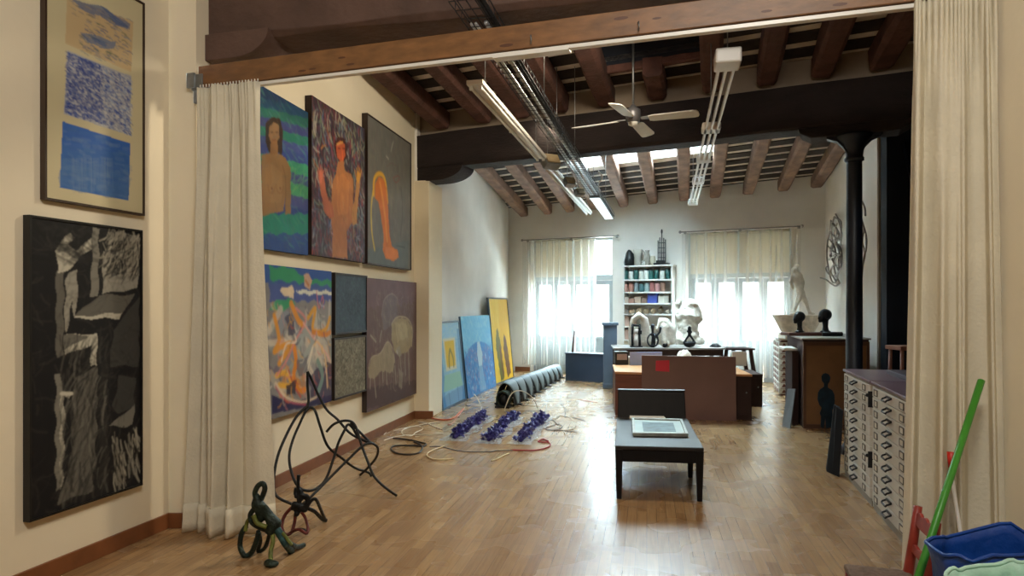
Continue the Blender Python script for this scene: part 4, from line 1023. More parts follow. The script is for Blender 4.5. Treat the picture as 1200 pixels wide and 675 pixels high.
# ------------------------------------------------------------------ ceiling fan
hc = at(742, 138, 6.8)
r = root('ceiling_fan', hc, 'white four-bladed ceiling fan with grey motor below the dark hatch', 'ceiling fan')
mb = MB(); mb.lathe([(.04, -.05), (.065, -.04), (.075, 0), (.08, .04), (.07, .08), (.04, .1), (.02, .13)], hc, 24); mb.build('motor', mat('grey cast motor', '77767a', .4, metal=.5), parent=r)
mb = MB(); mb.lathe([(.02, -.085), (.05, -.07), (.05, -.048)], hc, 20); lab(mb.build('cap', M['rail'], parent=r), 'white cap under the motor')
mb = MB(); mb.tube([hc+Vector((0, 0, .14)), hc+Vector((0, 0, .85))], .012, 8); mb.build('rod', M['galv'], parent=r)
base_ang = math.atan2(.0804, .0383)
for k in range(4):
    ang = base_ang+k*math.pi/2; d = Vector((math.cos(ang), math.sin(ang), 0)); s = Vector((-d.y, d.x, 0))
    out = [(.16, -.045), (.2, -.058), (.6, -.07), (.635, -.06), (.65, -.03), (.65, .03), (.635, .06), (.6, .07), (.2, .058), (.16, .045)]
    mb = MB(); mb.prism(out, lambda a_, b_, q, d=d, s=s: hc+d*a_+s*b_+Vector((0, 0, q-.22*b_-.02-.02*a_)), -.004, .004); mb.build('blade', M['white'], parent=r)
    mb = MB(); mb.prism([(.08, -.02), (.2, -.03), (.24, 0), (.2, .03), (.08, .02)], lambda a_, b_, q, d=d, s=s: hc+d*a_+s*b_+Vector((0, 0, q-.22*b_-.022)), .004, .012); mb.build('blade_arm', M['galv'], parent=r)

# ------------------------------------------------------------------ bench with the raised head end
Ab, Bb = at(720.8, 523.5, 5.22), at(825, 526.7, 5.14)
Ab.z = Bb.z = 0; dB = (Bb-Ab).normalized(); wB = (Bb-Ab).length; lB = Vector((.162, .987, 0)); lB = lB.normalized()
q = lambda u, v, z: Ab+dB*u+lB*v+Vector((0, 0, z))
def hq(mb, u0, u1, v0, v1, z0, z1, f=q): mb.hexa([f(u0, v0, z0), f(u1, v0, z0), f(u1, v1, z0), f(u0, v1, z0)], [f(u0, v0, z1), f(u1, v0, z1), f(u1, v1, z1), f(u0, v1, z1)])
r = root('daybed_bench', q(wB/2, .7, 0), 'low dark daybed bench with a raised head end in the middle of the floor', 'bench')
mb = MB(); hq(mb, 0, wB, 0, 1.36, .385, .415); mb.build('top', M['benchtop'], parent=r, bevel=.006)
mb = MB(); hq(mb, .012, wB-.012, .012, .035, .29, .385); hq(mb, .012, .035, .035, 1.3, .29, .385); hq(mb, wB-.035, wB-.012, .035, 1.3, .29, .385); hq(mb, .012, wB-.012, 1.3, 1.325, .29, .385)
mb.build('apron', M['bench'], parent=r, bevel=.003)
for u, v in ((.0, .0), (wB-.06, .0), (.0, .72), (wB-.06, .72), (.0, 1.28), (wB-.06, 1.28)):
    if v == 1.28: continue
    mb = MB(); cx, cy = u+.03, v+.03; a1, a0 = .03, .019
    mb.hexa([q(cx-a0, cy-a0, 0), q(cx+a0, cy-a0, 0), q(cx+a0, cy+a0, 0), q(cx-a0, cy+a0, 0)], [q(cx-a1, cy-a1, .386), q(cx+a1, cy-a1, .386), q(cx+a1, cy+a1, .386), q(cx-a1, cy+a1, .386)])
    mb.build('leg', M['bench'], parent=r, bevel=.003)
mb = MB(); mb.hexa([q(.01, 1.36, .40), q(wB-.01, 1.36, .40), q(wB-.01, 1.42, .40), q(.01, 1.42, .40)], [q(.012, 1.48, .655), q(wB-.012, 1.48, .655), q(wB-.012, 1.53, .66), q(.012, 1.53, .66)])
lab(mb.build('head_rest', M['bench'], parent=r, bevel=.008), 'dark raised head panel')
mb = MB(); mb.hexa([q(.01, 1.475, .655), q(wB-.01, 1.475, .655), q(wB-.01, 1.535, .66), q(.01, 1.535, .66)], [q(.01, 1.475, .667), q(wB-.01, 1.475, .667), q(wB-.01, 1.535, .672), q(.01, 1.535, .672)])
lab(mb.build('edge_strip', M['benchtop'], parent=r), 'paler grey top edge')
# framed print on it
zP = .418
c4 = [fl(x, y, zP) for x, y in ((741.4, 511.2), (806.7, 512.2), (799.5, 494.6), (740.2, 492.8))]
r = root('framed_print', (c4[0]+c4[2])/2, 'small pale framed print lying flat on the dark bench', 'framed print')
up = Vector((0, 0, .03))
def inset(f0, f1): # ring between two insets
    m_ = (c4[0]+c4[2])/2; return [m_+(p-m_)*f0 for p in c4], [m_+(p-m_)*f1 for p in c4]
o_, i_ = inset(1, .9); mb = MB()
for k in range(4):
    l = (k+1) % 4; mb.hexa([o_[k], o_[l], i_[l], i_[k]], [x+up for x in (o_[k], o_[l], i_[l], i_[k])])
mb.build('frame', mat('worn silver grey frame', '9a9c96', .4, metal=.4, var=.2, scale=20), parent=r, bevel=.003)
mb = MB(); o_, i_ = inset(.9, .6); mb.hexa(o_, [x+up*.5 for x in o_]); mb.build('mount', mat('pale blue green mount', 'a8bdbb', .5, var=.08), parent=r)
mb = MB(); mb.hexa([x+up*.5 for x in i_], [x+up*.56 for x in i_]); lab(mb.build('picture', mat('dark teal print', '4c6a72', .35, var=.5, scale=14), parent=r), 'dark teal picture in the mount')
c5 = [fl(x, y, zP) for x, y in ((738, 491.2), (780, 491.2), (776, 487.6), (738, 487.8))]
mb = MB(); mb.hexa(c5, [x+Vector((0, 0, .012)) for x in c5]); o = mb.build('paper_sheet', M['paper']); tag(o, 'small stack of white paper behind the framed print on the bench', 'paper')

# ------------------------------------------------------------------ brown cabinets and panels at the back
a = fl(721, 486.5); b = fl(881, 492.5); d = (b-a).normalized(); n = Vector((d.y, -d.x, 0)); Ltot = (b-a).length
dep = Vector((.12, .99, 0)).normalized()
def cabinet(label, u0, u1, h, depth, body, top, org=a, ud=d, nm='low_cabinet', doors=1):
    f = lambda u, v, z: org+ud*u+dep*v+Vector((0, 0, z))
    r = root(nm, f((u0+u1)/2, depth/2, 0), label, 'cabinet')
    mb = MB(); hq(mb, u0, u1, 0, depth, 0, h-.03, f); mb.build('body', body, parent=r, bevel=.004)
    mb = MB(); hq(mb, u0-.005, u1+.005, -.01, depth+.01, h-.03, h, f); lab(mb.build('top', top, parent=r, bevel=.003), 'orange light wood top')
    for k in range(doors):
        w_ = (u1-u0)/doors; mb = MB(); hq(mb, u0+k*w_+.02, u0+(k+1)*w_-.02, -.012, 0, .05, h-.06, f); dr_ = mb.build('door', body, parent=r, bevel=.003)
        mb = MB(); p = f(u0+(k+.85)*w_, -.02, h*.6); mb.ell(p, .012, 8); mb.build('knob', M['galv'], parent=dr_)
    return r
cabinet('low reddish brown cabinet with orange top, left of the big brown panel', 0, .82, .595, 1.15, M['redcab'], M['orangewood'])
cabinet('low dark brown cabinet behind the right edge of the big brown panel', .84, Ltot, .60, 1.15, M['darkcab'], M['orangewood'], doors=2)
e = fl(893.5, 476); 
cabinet('small dark brown cabinet right behind the low brown ones', -.45, 0, .475, .7, M['darkcab'], M['darkcab'], org=e, ud=Vector((1, 0, 0)))
# big brown panel
a3 = fl(752, 490.2); b3 = fl(863, 493.4); d3 = (b3-a3).normalized(); n3 = Vector((d3.y, -d3.x, 0)); L3 = (b3-a3).length
n3v = n3
r = root('brown_panel', (a3+b3)/2, 'large plain brown panel with a red label leaning on the low cabinets', 'panel')
q3 = lambda u, z, k: a3+d3*u-n3*(.06*z)+Vector((0, 0, z))+n3*k
mb = MB(); mb.hexa([q3(0, .0, 0), q3(L3, .0, 0), q3(L3, .0, -.03), q3(0, .0, -.03)], [q3(0, .83, 0), q3(L3, .83, 0), q3(L3, .83, -.03), q3(0, .83, -.03)]); mb.build('board', M['brownpanel'], parent=r, bevel=.002)
Yp = a3.y-.02
u0, u1 = (768.7-752)/111*L3, (785.2-752)/111*L3
mb = MB(); mb.hexa([q3(u0, .63, .003), q3(u1, .62, .003), q3(u1, .62, 0), q3(u0, .63, 0)], [q3(u0+.005, .765, .003), q3(u1, .775, .003), q3(u1, .775, 0), q3(u0+.005, .765, 0)]); lab(mb.build('label', M['redtape'], parent=r), 'crumpled red label')
# dark strip under the panel
# work table
TY = 11.1
tl = at(719, 409.5, TY); tr = at(851, 410, TY); zT = .80
tl.z = tr.z = zT
dT = (tr-tl).normalized(); f = lambda u, v, z: Vector((tl.x, tl.y, 0))+dT*u+Vector((.1, .995, 0))*v+Vector((0, 0, z)); LT = (tr-tl).length
r = root('work_table', f(LT/2, .4, 0), 'long dark work table behind the brown panel, covered with plaster models', 'table')
mb = MB(); hq(mb, 0, LT, 0, .95, zT-.03, zT, f); lab(mb.build('top', mat('pale grey table top', '8d8a86', .4), parent=r, bevel=.004), 'pale grey table top')
mb = MB(); hq(mb, .03, LT-.1, .03, .06, zT-.13, zT-.03, f); hq(mb, .03, .06, .06, .9, zT-.13, zT-.03, f); hq(mb, LT-.13, LT-.1, .06, .9, zT-.13, zT-.03, f); mb.build('apron', M['darkcab'], parent=r)
for u in (.03, LT-.1):
    for v in (.03, .85):
        mb = MB(); hq(mb, u, u+.06, v, v+.06, 0, zT-.03, f); mb.build('leg', M['darkcab'], parent=r)
# things standing in front of and under it
def slab_px(name, x0, x1, y0, y1, Y, th, m, label, cat, zbase=None, bevel=.002, lean=0):
    p0, p1 = at(x0, y1, Y), at(x1, y0, Y); z0 = p0.z if zbase is None else zbase
    mb = MB(); mb.hexa([(p0.x, Y, z0), (p1.x, Y, z0), (p1.x, Y+th, z0), (p0.x, Y+th, z0)], [(p0.x, Y+lean, p1.z), (p1.x, Y+lean, p1.z), (p1.x, Y+th+lean, p1.z), (p0.x, Y+th+lean, p1.z)])
    o = mb.build(name, m, bevel=bevel); return tag(o, label, cat)
slab_px('blue_folder', 738, 776, 412.5, 428, 10.2, .02, mat('pale blue board', '9db2f0', .6, var=.1), 'pale blue board standing on the left low cabinet under the table edge', 'board', zbase=.597)
r = root('small_monitor', at(729, 430, 10.25)*1, 'small black box standing on the left low cabinet', 'box'); r.location.z = .597; ORG[r.name] = Vector(r.location)
mb = MB(); p = Vector(r.location); mb.box(p+Vector((0, .12, .1)), (.2, .22, .2)); mb.build('body', M['darkmetal'], parent=r, bevel=.01)
mb = MB(); mb.box(p+Vector((0, .005, .12)), (.15, .02, .09)); lab(mb.build('front', mat('grey pink front', '9a8c90', .4), parent=r), 'grey pink front panel')
# white crumpled cloth on the panel top / table edge
rn = random.Random(3)
def cloth(name, c, sx, sy, sz, label, m, seed, cat='cloth'):
    c = Vector(c)
    def fn(u, v):
        a_ = u*2*math.pi; t = v*math.pi/2; k = 1+.28*noise.noise(Vector((math.cos(a_)*1.6+seed, math.sin(a_)*1.6, v*2)))
        return c+Vector((sx*k*math.cos(a_)*math.cos(t), sy*k*math.sin(a_)*math.cos(t), sz*math.sin(t)*(1+.2*noise.noise(Vector((u*6, v*5, seed))))))
    mb = MB(); mb.grid(fn, 26, 10, True); o = mb.build(name, m, flat=True); o.location.z += 0
    return tag(o, label, cat)
pc = at(801, 417, 10.3); cloth('cloth', (pc.x, 10.25, .60), .13, .1, .22, 'crumpled white cloth peeking over the big brown panel', M['plasterobj'], 5)
pc = at(836, 409, 11.5); cloth('black_lump', (pc.x, 11.4, zT), .09, .08, .06, 'small black rounded thing near the right end of the work table', M['bronze'], 8, 'object')
# side table with white board at the right
p = at(855, 408, 11.3); p2 = at(885, 408, 11.3)
fx = lambda u, v, z: Vector((p.x+u, 11.3+v, z)); W_ = p2.x-p.x; zs = .78
r = root('side_table', fx(W_/2, .25, 0), 'small brown side table with slanted legs right of the work table', 'table')
mb = MB(); hq(mb, 0, W_, 0, .5, zs-.03, zs, fx); mb.build('top', M['darkcab'], parent=r, bevel=.004)
for u, s in ((.06, -1), (W_-.08, 1)):
    for v in (.04, .4):
        mb = MB(); mb.hexa([fx(u+s*.10, v, 0), fx(u+s*.10+.07, v, 0), fx(u+s*.10+.07, v+.05, 0), fx(u+s*.10, v+.05, 0)], [fx(u, v, zs-.03), fx(u+.05, v, zs-.03), fx(u+.05, v+.05, zs-.03), fx(u, v+.05, zs-.03)])
        mb.build('leg', M['darkcab'], parent=r)
slab_px('white_board', 858, 875, 412, 432, 10.05, .03, M['paper'], 'plain white board standing on the dark cabinet below the side table', 'board', zbase=.6)

# grey plinth, blue panel, stick
pp = fl(716, 455); hw = .115
r = root('plinth', pp, 'tall blue grey plinth left of the work table', 'plinth')
mb = MB(); mb.box(pp+Vector((0, hw, .57)), (.24, .24, 1.14), -.1); mb.build('shaft', M['slate'], parent=r, bevel=.006)
mb = MB(); mb.box(pp+Vector((0, hw, 1.165)), (.29, .29, .05), -.1); mb.build('cap', M['slate'], parent=r, bevel=.006)
mb = MB(); mb.box(pp+Vector((0, hw, .04)), (.27, .27, .08), -.1); mb.build('base', M['slate'], parent=r, bevel=.006)
a4 = fl(662.5, 445.6); b4 = fl(708, 448.6); d4 = (b4-a4).normalized()
f4 = lambda u, v, z: a4+d4*u+Vector((-d4.y, d4.x, 0))*v+Vector((0, 0, z)); L4 = (b4-a4).length
r = root('blue_box', f4(L4/2, .1, 0), 'wide dark blue grey box on the floor below the left window', 'box')
mb = MB(); hq(mb, 0, L4, 0, .38, 0, .53, f4); mb.build('body', M['bluepanel'], parent=r, bevel=.006)
mb = MB(); hq(mb, -.012, L4+.012, -.012, .392, .53, .555, f4); lab(mb.build('lid', M['bluepanel'], parent=r, bevel=.004), 'thin lid')
mb = MB(); p0 = f4(.06, .2, .555); mb.tube([p0, p0+Vector((.06, .25, .42))], .018, 8); o = mb.build('stick', mat('reddish brown stick', '5a342a', .5)); tag(o, 'short brown stick propped on the blue grey box', 'stick')

# ------------------------------------------------------------------ shelf unit with its contents
WS = BK.off(.30); s0, s1 = WS.s_of(730), WS.s_of(788)
zs_ = [.05, .42, .78, 1.06]+[WS.z_of(759, y) for y in (368.6, 356, 342.7, 328, 311.4)]
r = root('shelf_unit', WS.p((s0+s1)/2, 0, -.15), 'white open shelf unit against the back wall between the windows', 'shelf unit')
for s_ in (s0, s1-.025):
    mb = MB(); mb.wbox(BK, s_-0*.0+(WS.o-BK.o).dot(BK.d), s_+.025+(WS.o-BK.o).dot(BK.d), 0, zs_[-1]+.0, .015, .30); mb.build('side_panel', M['white'], parent=r)
for i, z_ in enumerate(zs_):
    mb = MB(); e_ = .02 if i == len(zs_)-1 else -.025; dd = (WS.o-BK.o).dot(BK.d)
    mb.wbox(BK, s0-e_+dd, s1+e_+dd, z_-.014, z_+.014, .012, .31); mb.build('shelf', M['white'], parent=r)
dd = (WS.o-BK.o).dot(BK.d)
SH = lambda px, n=.2: BK.off(n).p(BK.off(n).s_of(px))
def on_shelf(px, lvl, n=.2):
    p = SH(px, n); p.z = zs_[lvl]+.0145; return p
def jar(px, lvl, h, r_, m, label, lid=None, group=None, name='jar'):
    p = on_shelf(px, lvl)
    if lid is None:
        mb = MB(); mb.lathe([(r_*.9, 0), (r_, .01), (r_, h*.85), (r_*.8, h)], p, 14); o = mb.build(name, m); return tag(o, label, name, group)
    rt = root(name, p, label, name, group)
    mb = MB(); mb.lathe([(r_*.9, 0), (r_, .01), (r_, h*.82), (r_*.85, h*.86)], p, 14); mb.build('body', m, parent=rt)
    mb = MB(); mb.lathe([(r_*.9, h*.86), (r_*.9, h)], p, 14); mb.build('lid', lid, parent=rt); return rt
def boxy(px, lvl, w, h, m, label, name='box', group=None, dpt=.16, rot=0):
    p = on_shelf(px, lvl, .17); mb = MB(); mb.box(p+Vector((0, 0, h/2)), (w, dpt, h), math.atan2(BK.d.y, BK.d.x)+rot); o = mb.build(name, m, bevel=.003); return tag(o, label, name, group)
teal = mat('dark teal tin', '1f5450', .4, var=.3, scale=12); cr = mat('cream tin', 'cfd3cc', .45); blk = mat('black lid', '1b2526', .4)
for i, (px, m, nm) in enumerate([(733.5, teal, 'dark teal'), (739.5, cr, 'cream'), (745.5, teal, 'dark teal'), (751.5, cr, 'white'), (757.5, cr, 'cream'), (763, teal, 'dark teal'), (769.5, teal, 'dark teal'), (776, cr, 'cream'), (782.5, teal, 'dark teal')]):
    jar(px, 7, .2 if i % 2 else .215, .05, m, '%s tin with black lid, %s from the left on the second highest shelf' % (nm, ORD[i]), blk, 'tins under the top shelf', 'paint_tin')
cols6 = [('b98a7c', 'pinkish'), ('a8766a', 'rust pink'), ('8a9aa0', 'grey'), ('3f6468', 'teal'), ('8fa4a4', 'pale grey green'), ('a86a68', 'dull red'), ('b58484', 'pink'), ('8a6a5c', 'brown')]
for i, (c_, nm) in enumerate(cols6):
    jar(733.5+i*6.2, 6, .17+.02*(i % 3), .052, mat('jar '+nm, c_, .45, var=.2), '%s jar, %s from the left on the third shelf from the top' % (nm, ORD[i]), None, 'jars on the third shelf')
for i, (px, w, h, c_, nm) in enumerate([(735.2, .09, .13, 'b5a698', 'beige box'), (741, .12, .1, 'a07a68', 'brown box'), (748.5, .13, .13, 'b8a08c', 'tan box'), (756, .1, .1, '8a6f60', 'brown grey box'), (765.5, .2, .2, '3d4fa0', 'blue box'), (776, .12, .15, 'c4c0b4', 'cream box'), (782, .09, .19, 'b0aca0', 'tall grey box')]):
    boxy(px, 5, w, h, mat(nm, c_, .6, var=.15), '%s, %s from the left on the fourth shelf from the top' % (nm, ORD[i]), 'storage_box', 'boxes on the fourth shelf')
for i, (px, w, h, c_, nm) in enumerate([(734, .1, .1, '7a6f66', 'grey lump'), (741, .12, .09, 'a89078', 'beige lump'), (749, .12, .13, 'b5a084', 'sandy lump'), (757.5, .12, .11, '8f7c64', 'brown lump'), (765.5, .1, .12, 'a38d70', 'ochre lump'), (774, .12, .15, '5c4f40', 'dark brown lump'), (782, .1, .09, '9c9184', 'pale grey lump')]):
    p = on_shelf(px, 4); mb = MB(); mb.ell(p+Vector((0, 0, h*.45)), (w*.5, w*.4, h*.5), 12); mb.ell(p+Vector((w*.15, 0, h*.7)), (w*.25, w*.3, h*.35), 10)
    for v in mb.v: v += noise.noise_vector(v*14)*.008
    for v in mb.v: v.z = max(v.z, p.z)
    o = mb.build('clay_model', mat(nm, c_, .8, var=.3, scale=20)); tag(o, 'small %s model, %s from the left on the fifth shelf from the top' % (nm, ORD[i]), 'clay model', 'small models on the fifth shelf')
for i, px in enumerate((735.8, 742.5, 782.5)):
    for lv in (3, 2):
        boxy(px, lv, .09, .2-.03*i, mat('pinkish carton', 'b89a8c', .7, var=.2), '%s carton at the %s of the %s shelf' % (('pinkish', 'small pinkish', 'grey pink')[i], ('left edge', 'left part', 'right edge')[i], ('sixth highest', 'seventh highest')[3-lv]), 'carton', 'cartons on the low shelves')
# on the top shelf
p = on_shelf(737.5, 8)
mb = MB(); mb.lathe([(.10, 0), (.115, .06), (.11, .15), (.085, .24), (.04, .31), (.01, .33)], p, 20)
mb2 = MB()
o = mb.build('hooded_bronze', M['bronze']); tag(o, 'dark rounded hooded bronze at the left end of the top shelf', 'sculpture')
md = o.modifiers.new('d', 'DISPLACE'); tx = bpy.data.textures.new('lumps', 'CLOUDS'); tx.noise_scale = .12; md.texture = tx; md.strength = .05
greyv = mat('grey beige pottery', '8f8a80', .6, var=.25, scale=10)
p = on_shelf(747.5, 8); r = root('jug', p, 'grey beige wide jug with angular rim, second on the top shelf', 'jug')
mb = MB(); mb.lathe([(.055, 0), (.075, .03), (.075, .2), (.1, .33), (.092, .33), (.068, .2)], p, 18); mb.build('body', mat('pale grey pottery', 'aaa79e', .6), parent=r)
mb = MB(); mb.tube(smooth_path([p+Vector((.07, -.02, .06)), p+Vector((.14, -.02, .12)), p+Vector((.14, -.02, .26)), p+Vector((.09, -.02, .31))], 5), .012, 8); mb.build('handle', greyv, parent=r)
p = on_shelf(758.6, 8); r = root('twisted_vase', p, 'narrow dark grey vase, third on the top shelf', 'vase')
mb = MB(); mb.lathe([(.05, 0), (.04, .04), (.07, .12), (.05, .2), (.03, .25), (.05, .31), (.045, .31)], p, 16); mb.build('body', greyv, parent=r)
p = on_shelf(765, 8); mb = MB(); mb.lathe([(.04, 0), (.055, .05), (.06, .12), (.05, .17), (.055, .19), (.05, .19)], p, 16); o = mb.build('cream_pot', mat('cream pot', 'cdc6b0', .6)); tag(o, 'small cream pot in the middle of the top shelf', 'pot')
p = on_shelf(775.5, 8); r = root('tower_model', p, 'tall dark tower model of thin rods on a flat base', 'sculpture')
mb = MB(); mb.box(p+Vector((0, 0, .02)), (.3, .2, .04), -.47); mb.box(p+Vector((-.02, 0, .06)), (.16, .14, .06), -.47); mb.build('base', M['bronze'], parent=r, bevel=.004)
dk = mat('grey bronze rods', '4a4a4c', .5, metal=.4, var=.3)
mb = MB()
for x, h in ((-.075, .50), (-.04, .56), (0, .70), (.04, .55), (.075, .52)):
    mb.tube([p+Vector((x, 0, .06)), p+Vector((x, 0, h))], .011, 6)
for z_ in (.15, .25, .35, .45): mb.tube([p+Vector((-.08, 0, z_)), p+Vector((.08, 0, z_))], .008, 6)
mb.ell(p+Vector((0, 0, .68)), (.02, .02, .05)); mb.build('rods', dk, parent=r)

# ------------------------------------------------------------------ plaster models on the work table
def org_blob(name, build, m, label, cat='sculpture', vox=.012, group=None, origin=None, disp=0, dscale=.1):
    mb = MB(); build(mb); o = mb.build(name, m, remesh=vox, origin=origin)
    if disp:
        md = o.modifiers.new('Displace', 'DISPLACE'); tx = bpy.data.textures.new('clouds', 'CLOUDS'); tx.noise_scale = dscale; md.texture = tx; md.strength = disp
    return tag(o, label, cat, group)
def T(px, py, Y): v = at(px, py, Y); return v
Yt = 11.35
# arch with black posts
r = root('arched_plaster', Vector((at(748, 0, Yt).x, Yt, zT)), 'white plaster arch with dark posts inside, left end of the work table', 'sculpture')
mb = MB(); c0 = Vector((at(749, 0, Yt).x, Yt, zT+.01))
limb(mb, [(c0+Vector(v), rr) for v, rr in (((-.14, .02, .04), .035), ((-.15, .02, .25), .04), ((-.11, .02, .44), .045), ((0, .02, .53), .05), ((.1, .02, .45), .06), ((.14, .02, .25), .07), ((.16, .02, .06), .07))])
limb(mb, [(c0+Vector((.08, .06, .05)), .06), (c0+Vector((.08, .06, .4)), .06)])
for v in mb.v: v += noise.noise_vector(v*9)*.02; v.z = max(v.z, zT+.002)
mb.build('arch', M['plasterobj'], parent=r, remesh=.014)
mb = MB()
for x in (-.12, .0): limb(mb, [(c0+Vector((x, -.05, .01)), .022), (c0+Vector((x-.005, -.05, .2)), .02), (c0+Vector((x, -.05, .36)), .022)], 8)
limb(mb, [(c0+Vector((-.12, -.05, .36)), .02), (c0+Vector((.0, -.05, .35)), .02)], 8); mb.box(c0+Vector((-.06, -.05, .004)), (.2, .1, .02)); mb.box(c0+Vector((0, -.05, .24)), (.06, .05, .06)); mb.build('dark_posts', M['bronze'], parent=r)
mb = MB(); mb.ell(c0+Vector((-.06, -.045, .26)), (.05, .03, .05)); limb(mb, [(c0+Vector((-.06, -.04, .03)), .035), (c0+Vector((-.06, -.04, .18)), .03)]); mb.build('white_core', M['paper'], parent=r)
# ball-like bronze
c1 = Vector((at(763.5, 0, Yt).x, Yt-.1, zT+.0))
def bl(mb):
    mb.tube([c1+Vector((.09*math.cos(t), 0, .12+.11*math.sin(t))) for t in [k*math.pi/8 for k in range(16)]], .016, 8, closed=True)
    mb.tube([c1+Vector((0.02, .08*math.cos(t), .12+.11*math.sin(t))) for t in [k*math.pi/8 for k in range(16)]], .014, 8, closed=True)
    limb(mb, [(c1+Vector((0, 0, .02)), .03), (c1+Vector((0, 0, .28)), .02), (c1+Vector((0, 0, .36)), .035)]); limb(mb, [(c1+Vector((.02, 0, .14)), .015), (c1+Vector((.12, 0, .26)), .02), (c1+Vector((.13, 0, .33)), .022)])
org_blob('ring_bronze', bl, mat('dark silver bronze', '33383f', .35, metal=.6, var=.5, scale=12), 'small dark bronze of rings between the two white plaster shapes', vox=.01)
# hooded white
c2 = Vector((at(778, 0, Yt).x, Yt, zT+.0))
def bl(mb):
    limb(mb, [(c2+Vector(v), rr) for v, rr in (((-.1, 0, .3), .05), ((-.05, 0, .42), .06), ((.04, 0, .42), .07), ((.1, 0, .28), .08), ((.12, 0, .1), .08))])
    limb(mb, [(c2+Vector((0, -.02, .34)), .08), (c2+Vector((0, -.02, .12)), .09), (c2+Vector((.02, -.03, .05)), .08)])
    for v in mb.v: v += noise.noise_vector(v*10)*.03; v.z = max(v.z, zT+.002)
org_blob('hooded_plaster', bl, M['plasterobj'], 'white hooded plaster lump in the middle of the work table', vox=.014)
mb = MB(); mb.tube([c2+Vector((-.03, -.16, .035)), c2+Vector((.02, -.1, .05))], [.035, .03], 12); o = mb.build('black_roll', M['bronze']); tag(o, 'short black roll in front of the hooded plaster', 'object')
# big rocky white bust
c3 = Vector((at(806, 0, 11.75).x, 11.75, zT))
def bl(mb):
    for v, rr in (((-.02, 0, .18), (.2, .15, .16)), ((0, 0, .35), (.19, .15, .2)), ((.02, 0, .55), (.22, .16, .18)), ((.04, 0, .68), (.15, .13, .13)), ((-.12, 0, .55), (.1, .1, .16)), ((.15, 0, .5), (.09, .1, .16)), ((-.1, 0, .12), (.14, .14, .12)), ((.16, 0, .08), (.13, .14, .08)), ((-.15, -.02, .72), (.04, .05, .08))):
        mb.ell(c3+Vector(v), rr, 16)
    for v in mb.v: v += noise.noise_vector(v*7)*.045; v.z = max(v.z, zT+.026)
org_blob('plaster_torso', bl, M['plasterobj'], 'large rugged white plaster torso before the right window', vox=.014, disp=.05, dscale=.09)
# black figure of a loop and bowl
c6 = Vector((at(808, 0, Yt-.15).x, Yt-.15, zT+.0))
def bl(mb):
    limb(mb, [(c6+Vector(v), rr) for v, rr in (((0, 0, .33), .03), ((0, 0, .27), .028), ((0, 0, .23), .03))], 10); limb(mb, [(c6+Vector((-.03, 0, .27)), .018), (c6+Vector((.03, 0, .26)), .018)])
    for sg in (-1, 1): limb(mb, [(c6+Vector((0, 0, .22)), .02), (c6+Vector((sg*.055, 0, .14)), .018), (c6+Vector((sg*.09, 0, .08)), .022)], 10)
    def fn(u, v):
        a_ = u*2*math.pi; rr = .1*math.sin(math.pi/2*(v)); return c6+Vector((rr*math.cos(a_), rr*.6*math.sin(a_), .095-.09*math.cos(math.pi/2*v)))
    mb.ell(c6+Vector((0, 0, .055)), (.095, .055, .053), 16); mb.box(c6+Vector((0, 0, .07)), (.17, .07, .03))
org_blob('seated_bronze', bl, M['bronze'], 'small black bronze figure of a loop over a solid bowl, on the work table', vox=.008)

# ------------------------------------------------------------------ right group: box cabinet, heads, drawers, basin, statue
fb = Vector((3.555, 8.23, 0)); dx = Vector((.995, -.02, 0)).normalized(); dy = Vector((.27, 1, 0)).normalized(); Wx = .80; hT = 1.08
f7 = lambda u, v, z: fb+dx*u+dy*v+Vector((0, 0, z))
r = root('plywood_cabinet', f7(Wx/2, .7, 0), 'tall brown plywood cabinet standing behind the iron column', 'cabinet')
mb = MB(); hq(mb, 0, Wx, .03, 1.45, 0, hT, f7); mb.build('body', M['darkcab'], parent=r, bevel=.004)
mb = MB(); hq(mb, .0, Wx, 0, .03, .0, hT-.02, f7); pn = mb.build('front_panel', M['tanpanel'], parent=r, bevel=.003)
mb = MB()
for (u0, u1, z0, z1) in ((0, .035, 0, hT-.02), (Wx-.035, Wx, 0, hT-.02), (.035, Wx-.035, 0, .05), (.035, Wx-.035, hT-.07, hT-.02)): hq(mb, u0, u1, -.012, 0, z0, z1, f7)
lab(mb.build('frame_strip', mat('darker panel edging', '5c4030', .5), parent=r), 'darker edging around the front')
# painted figure on the panel
fig = [(967.5, 437), (971, 438.5), (973, 442), (972, 447), (970, 450), (970, 454), (975, 457), (977.5, 462), (978, 470), (977, 478), (975, 480), (975.5, 488), (974, 500), (968, 502), (967, 490), (965, 502), (961.5, 500), (962, 488), (960.5, 484), (963, 478), (960, 474), (958, 468), (958.5, 460), (961, 456), (965.5, 453), (965.3, 449), (963, 446), (962.5, 441), (964.5, 438)]
pts = []
for x, y in fig:
    v = at(x, y, 8.22); pts.append(((v.x-fb.x)/dx.x, v.z))
mb = MB(); mb.prism(pts, lambda a_, b_, q_: f7(a_, q_, b_), -.02, -.012); lab(mb.build('painted_figure', mat('dark teal blue paint', '142a38', .5, var=.5, scale=12), parent=r), 'dark teal silhouette of a standing woman')
mb = MB(); hq(mb, -.02, Wx+.02, -.01, 1.47, hT, hT+.02, f7); lab(mb.build('top', mat('pale grey shelf board', 'a7a29b', .5), parent=r, bevel=.003), 'pale board on top')
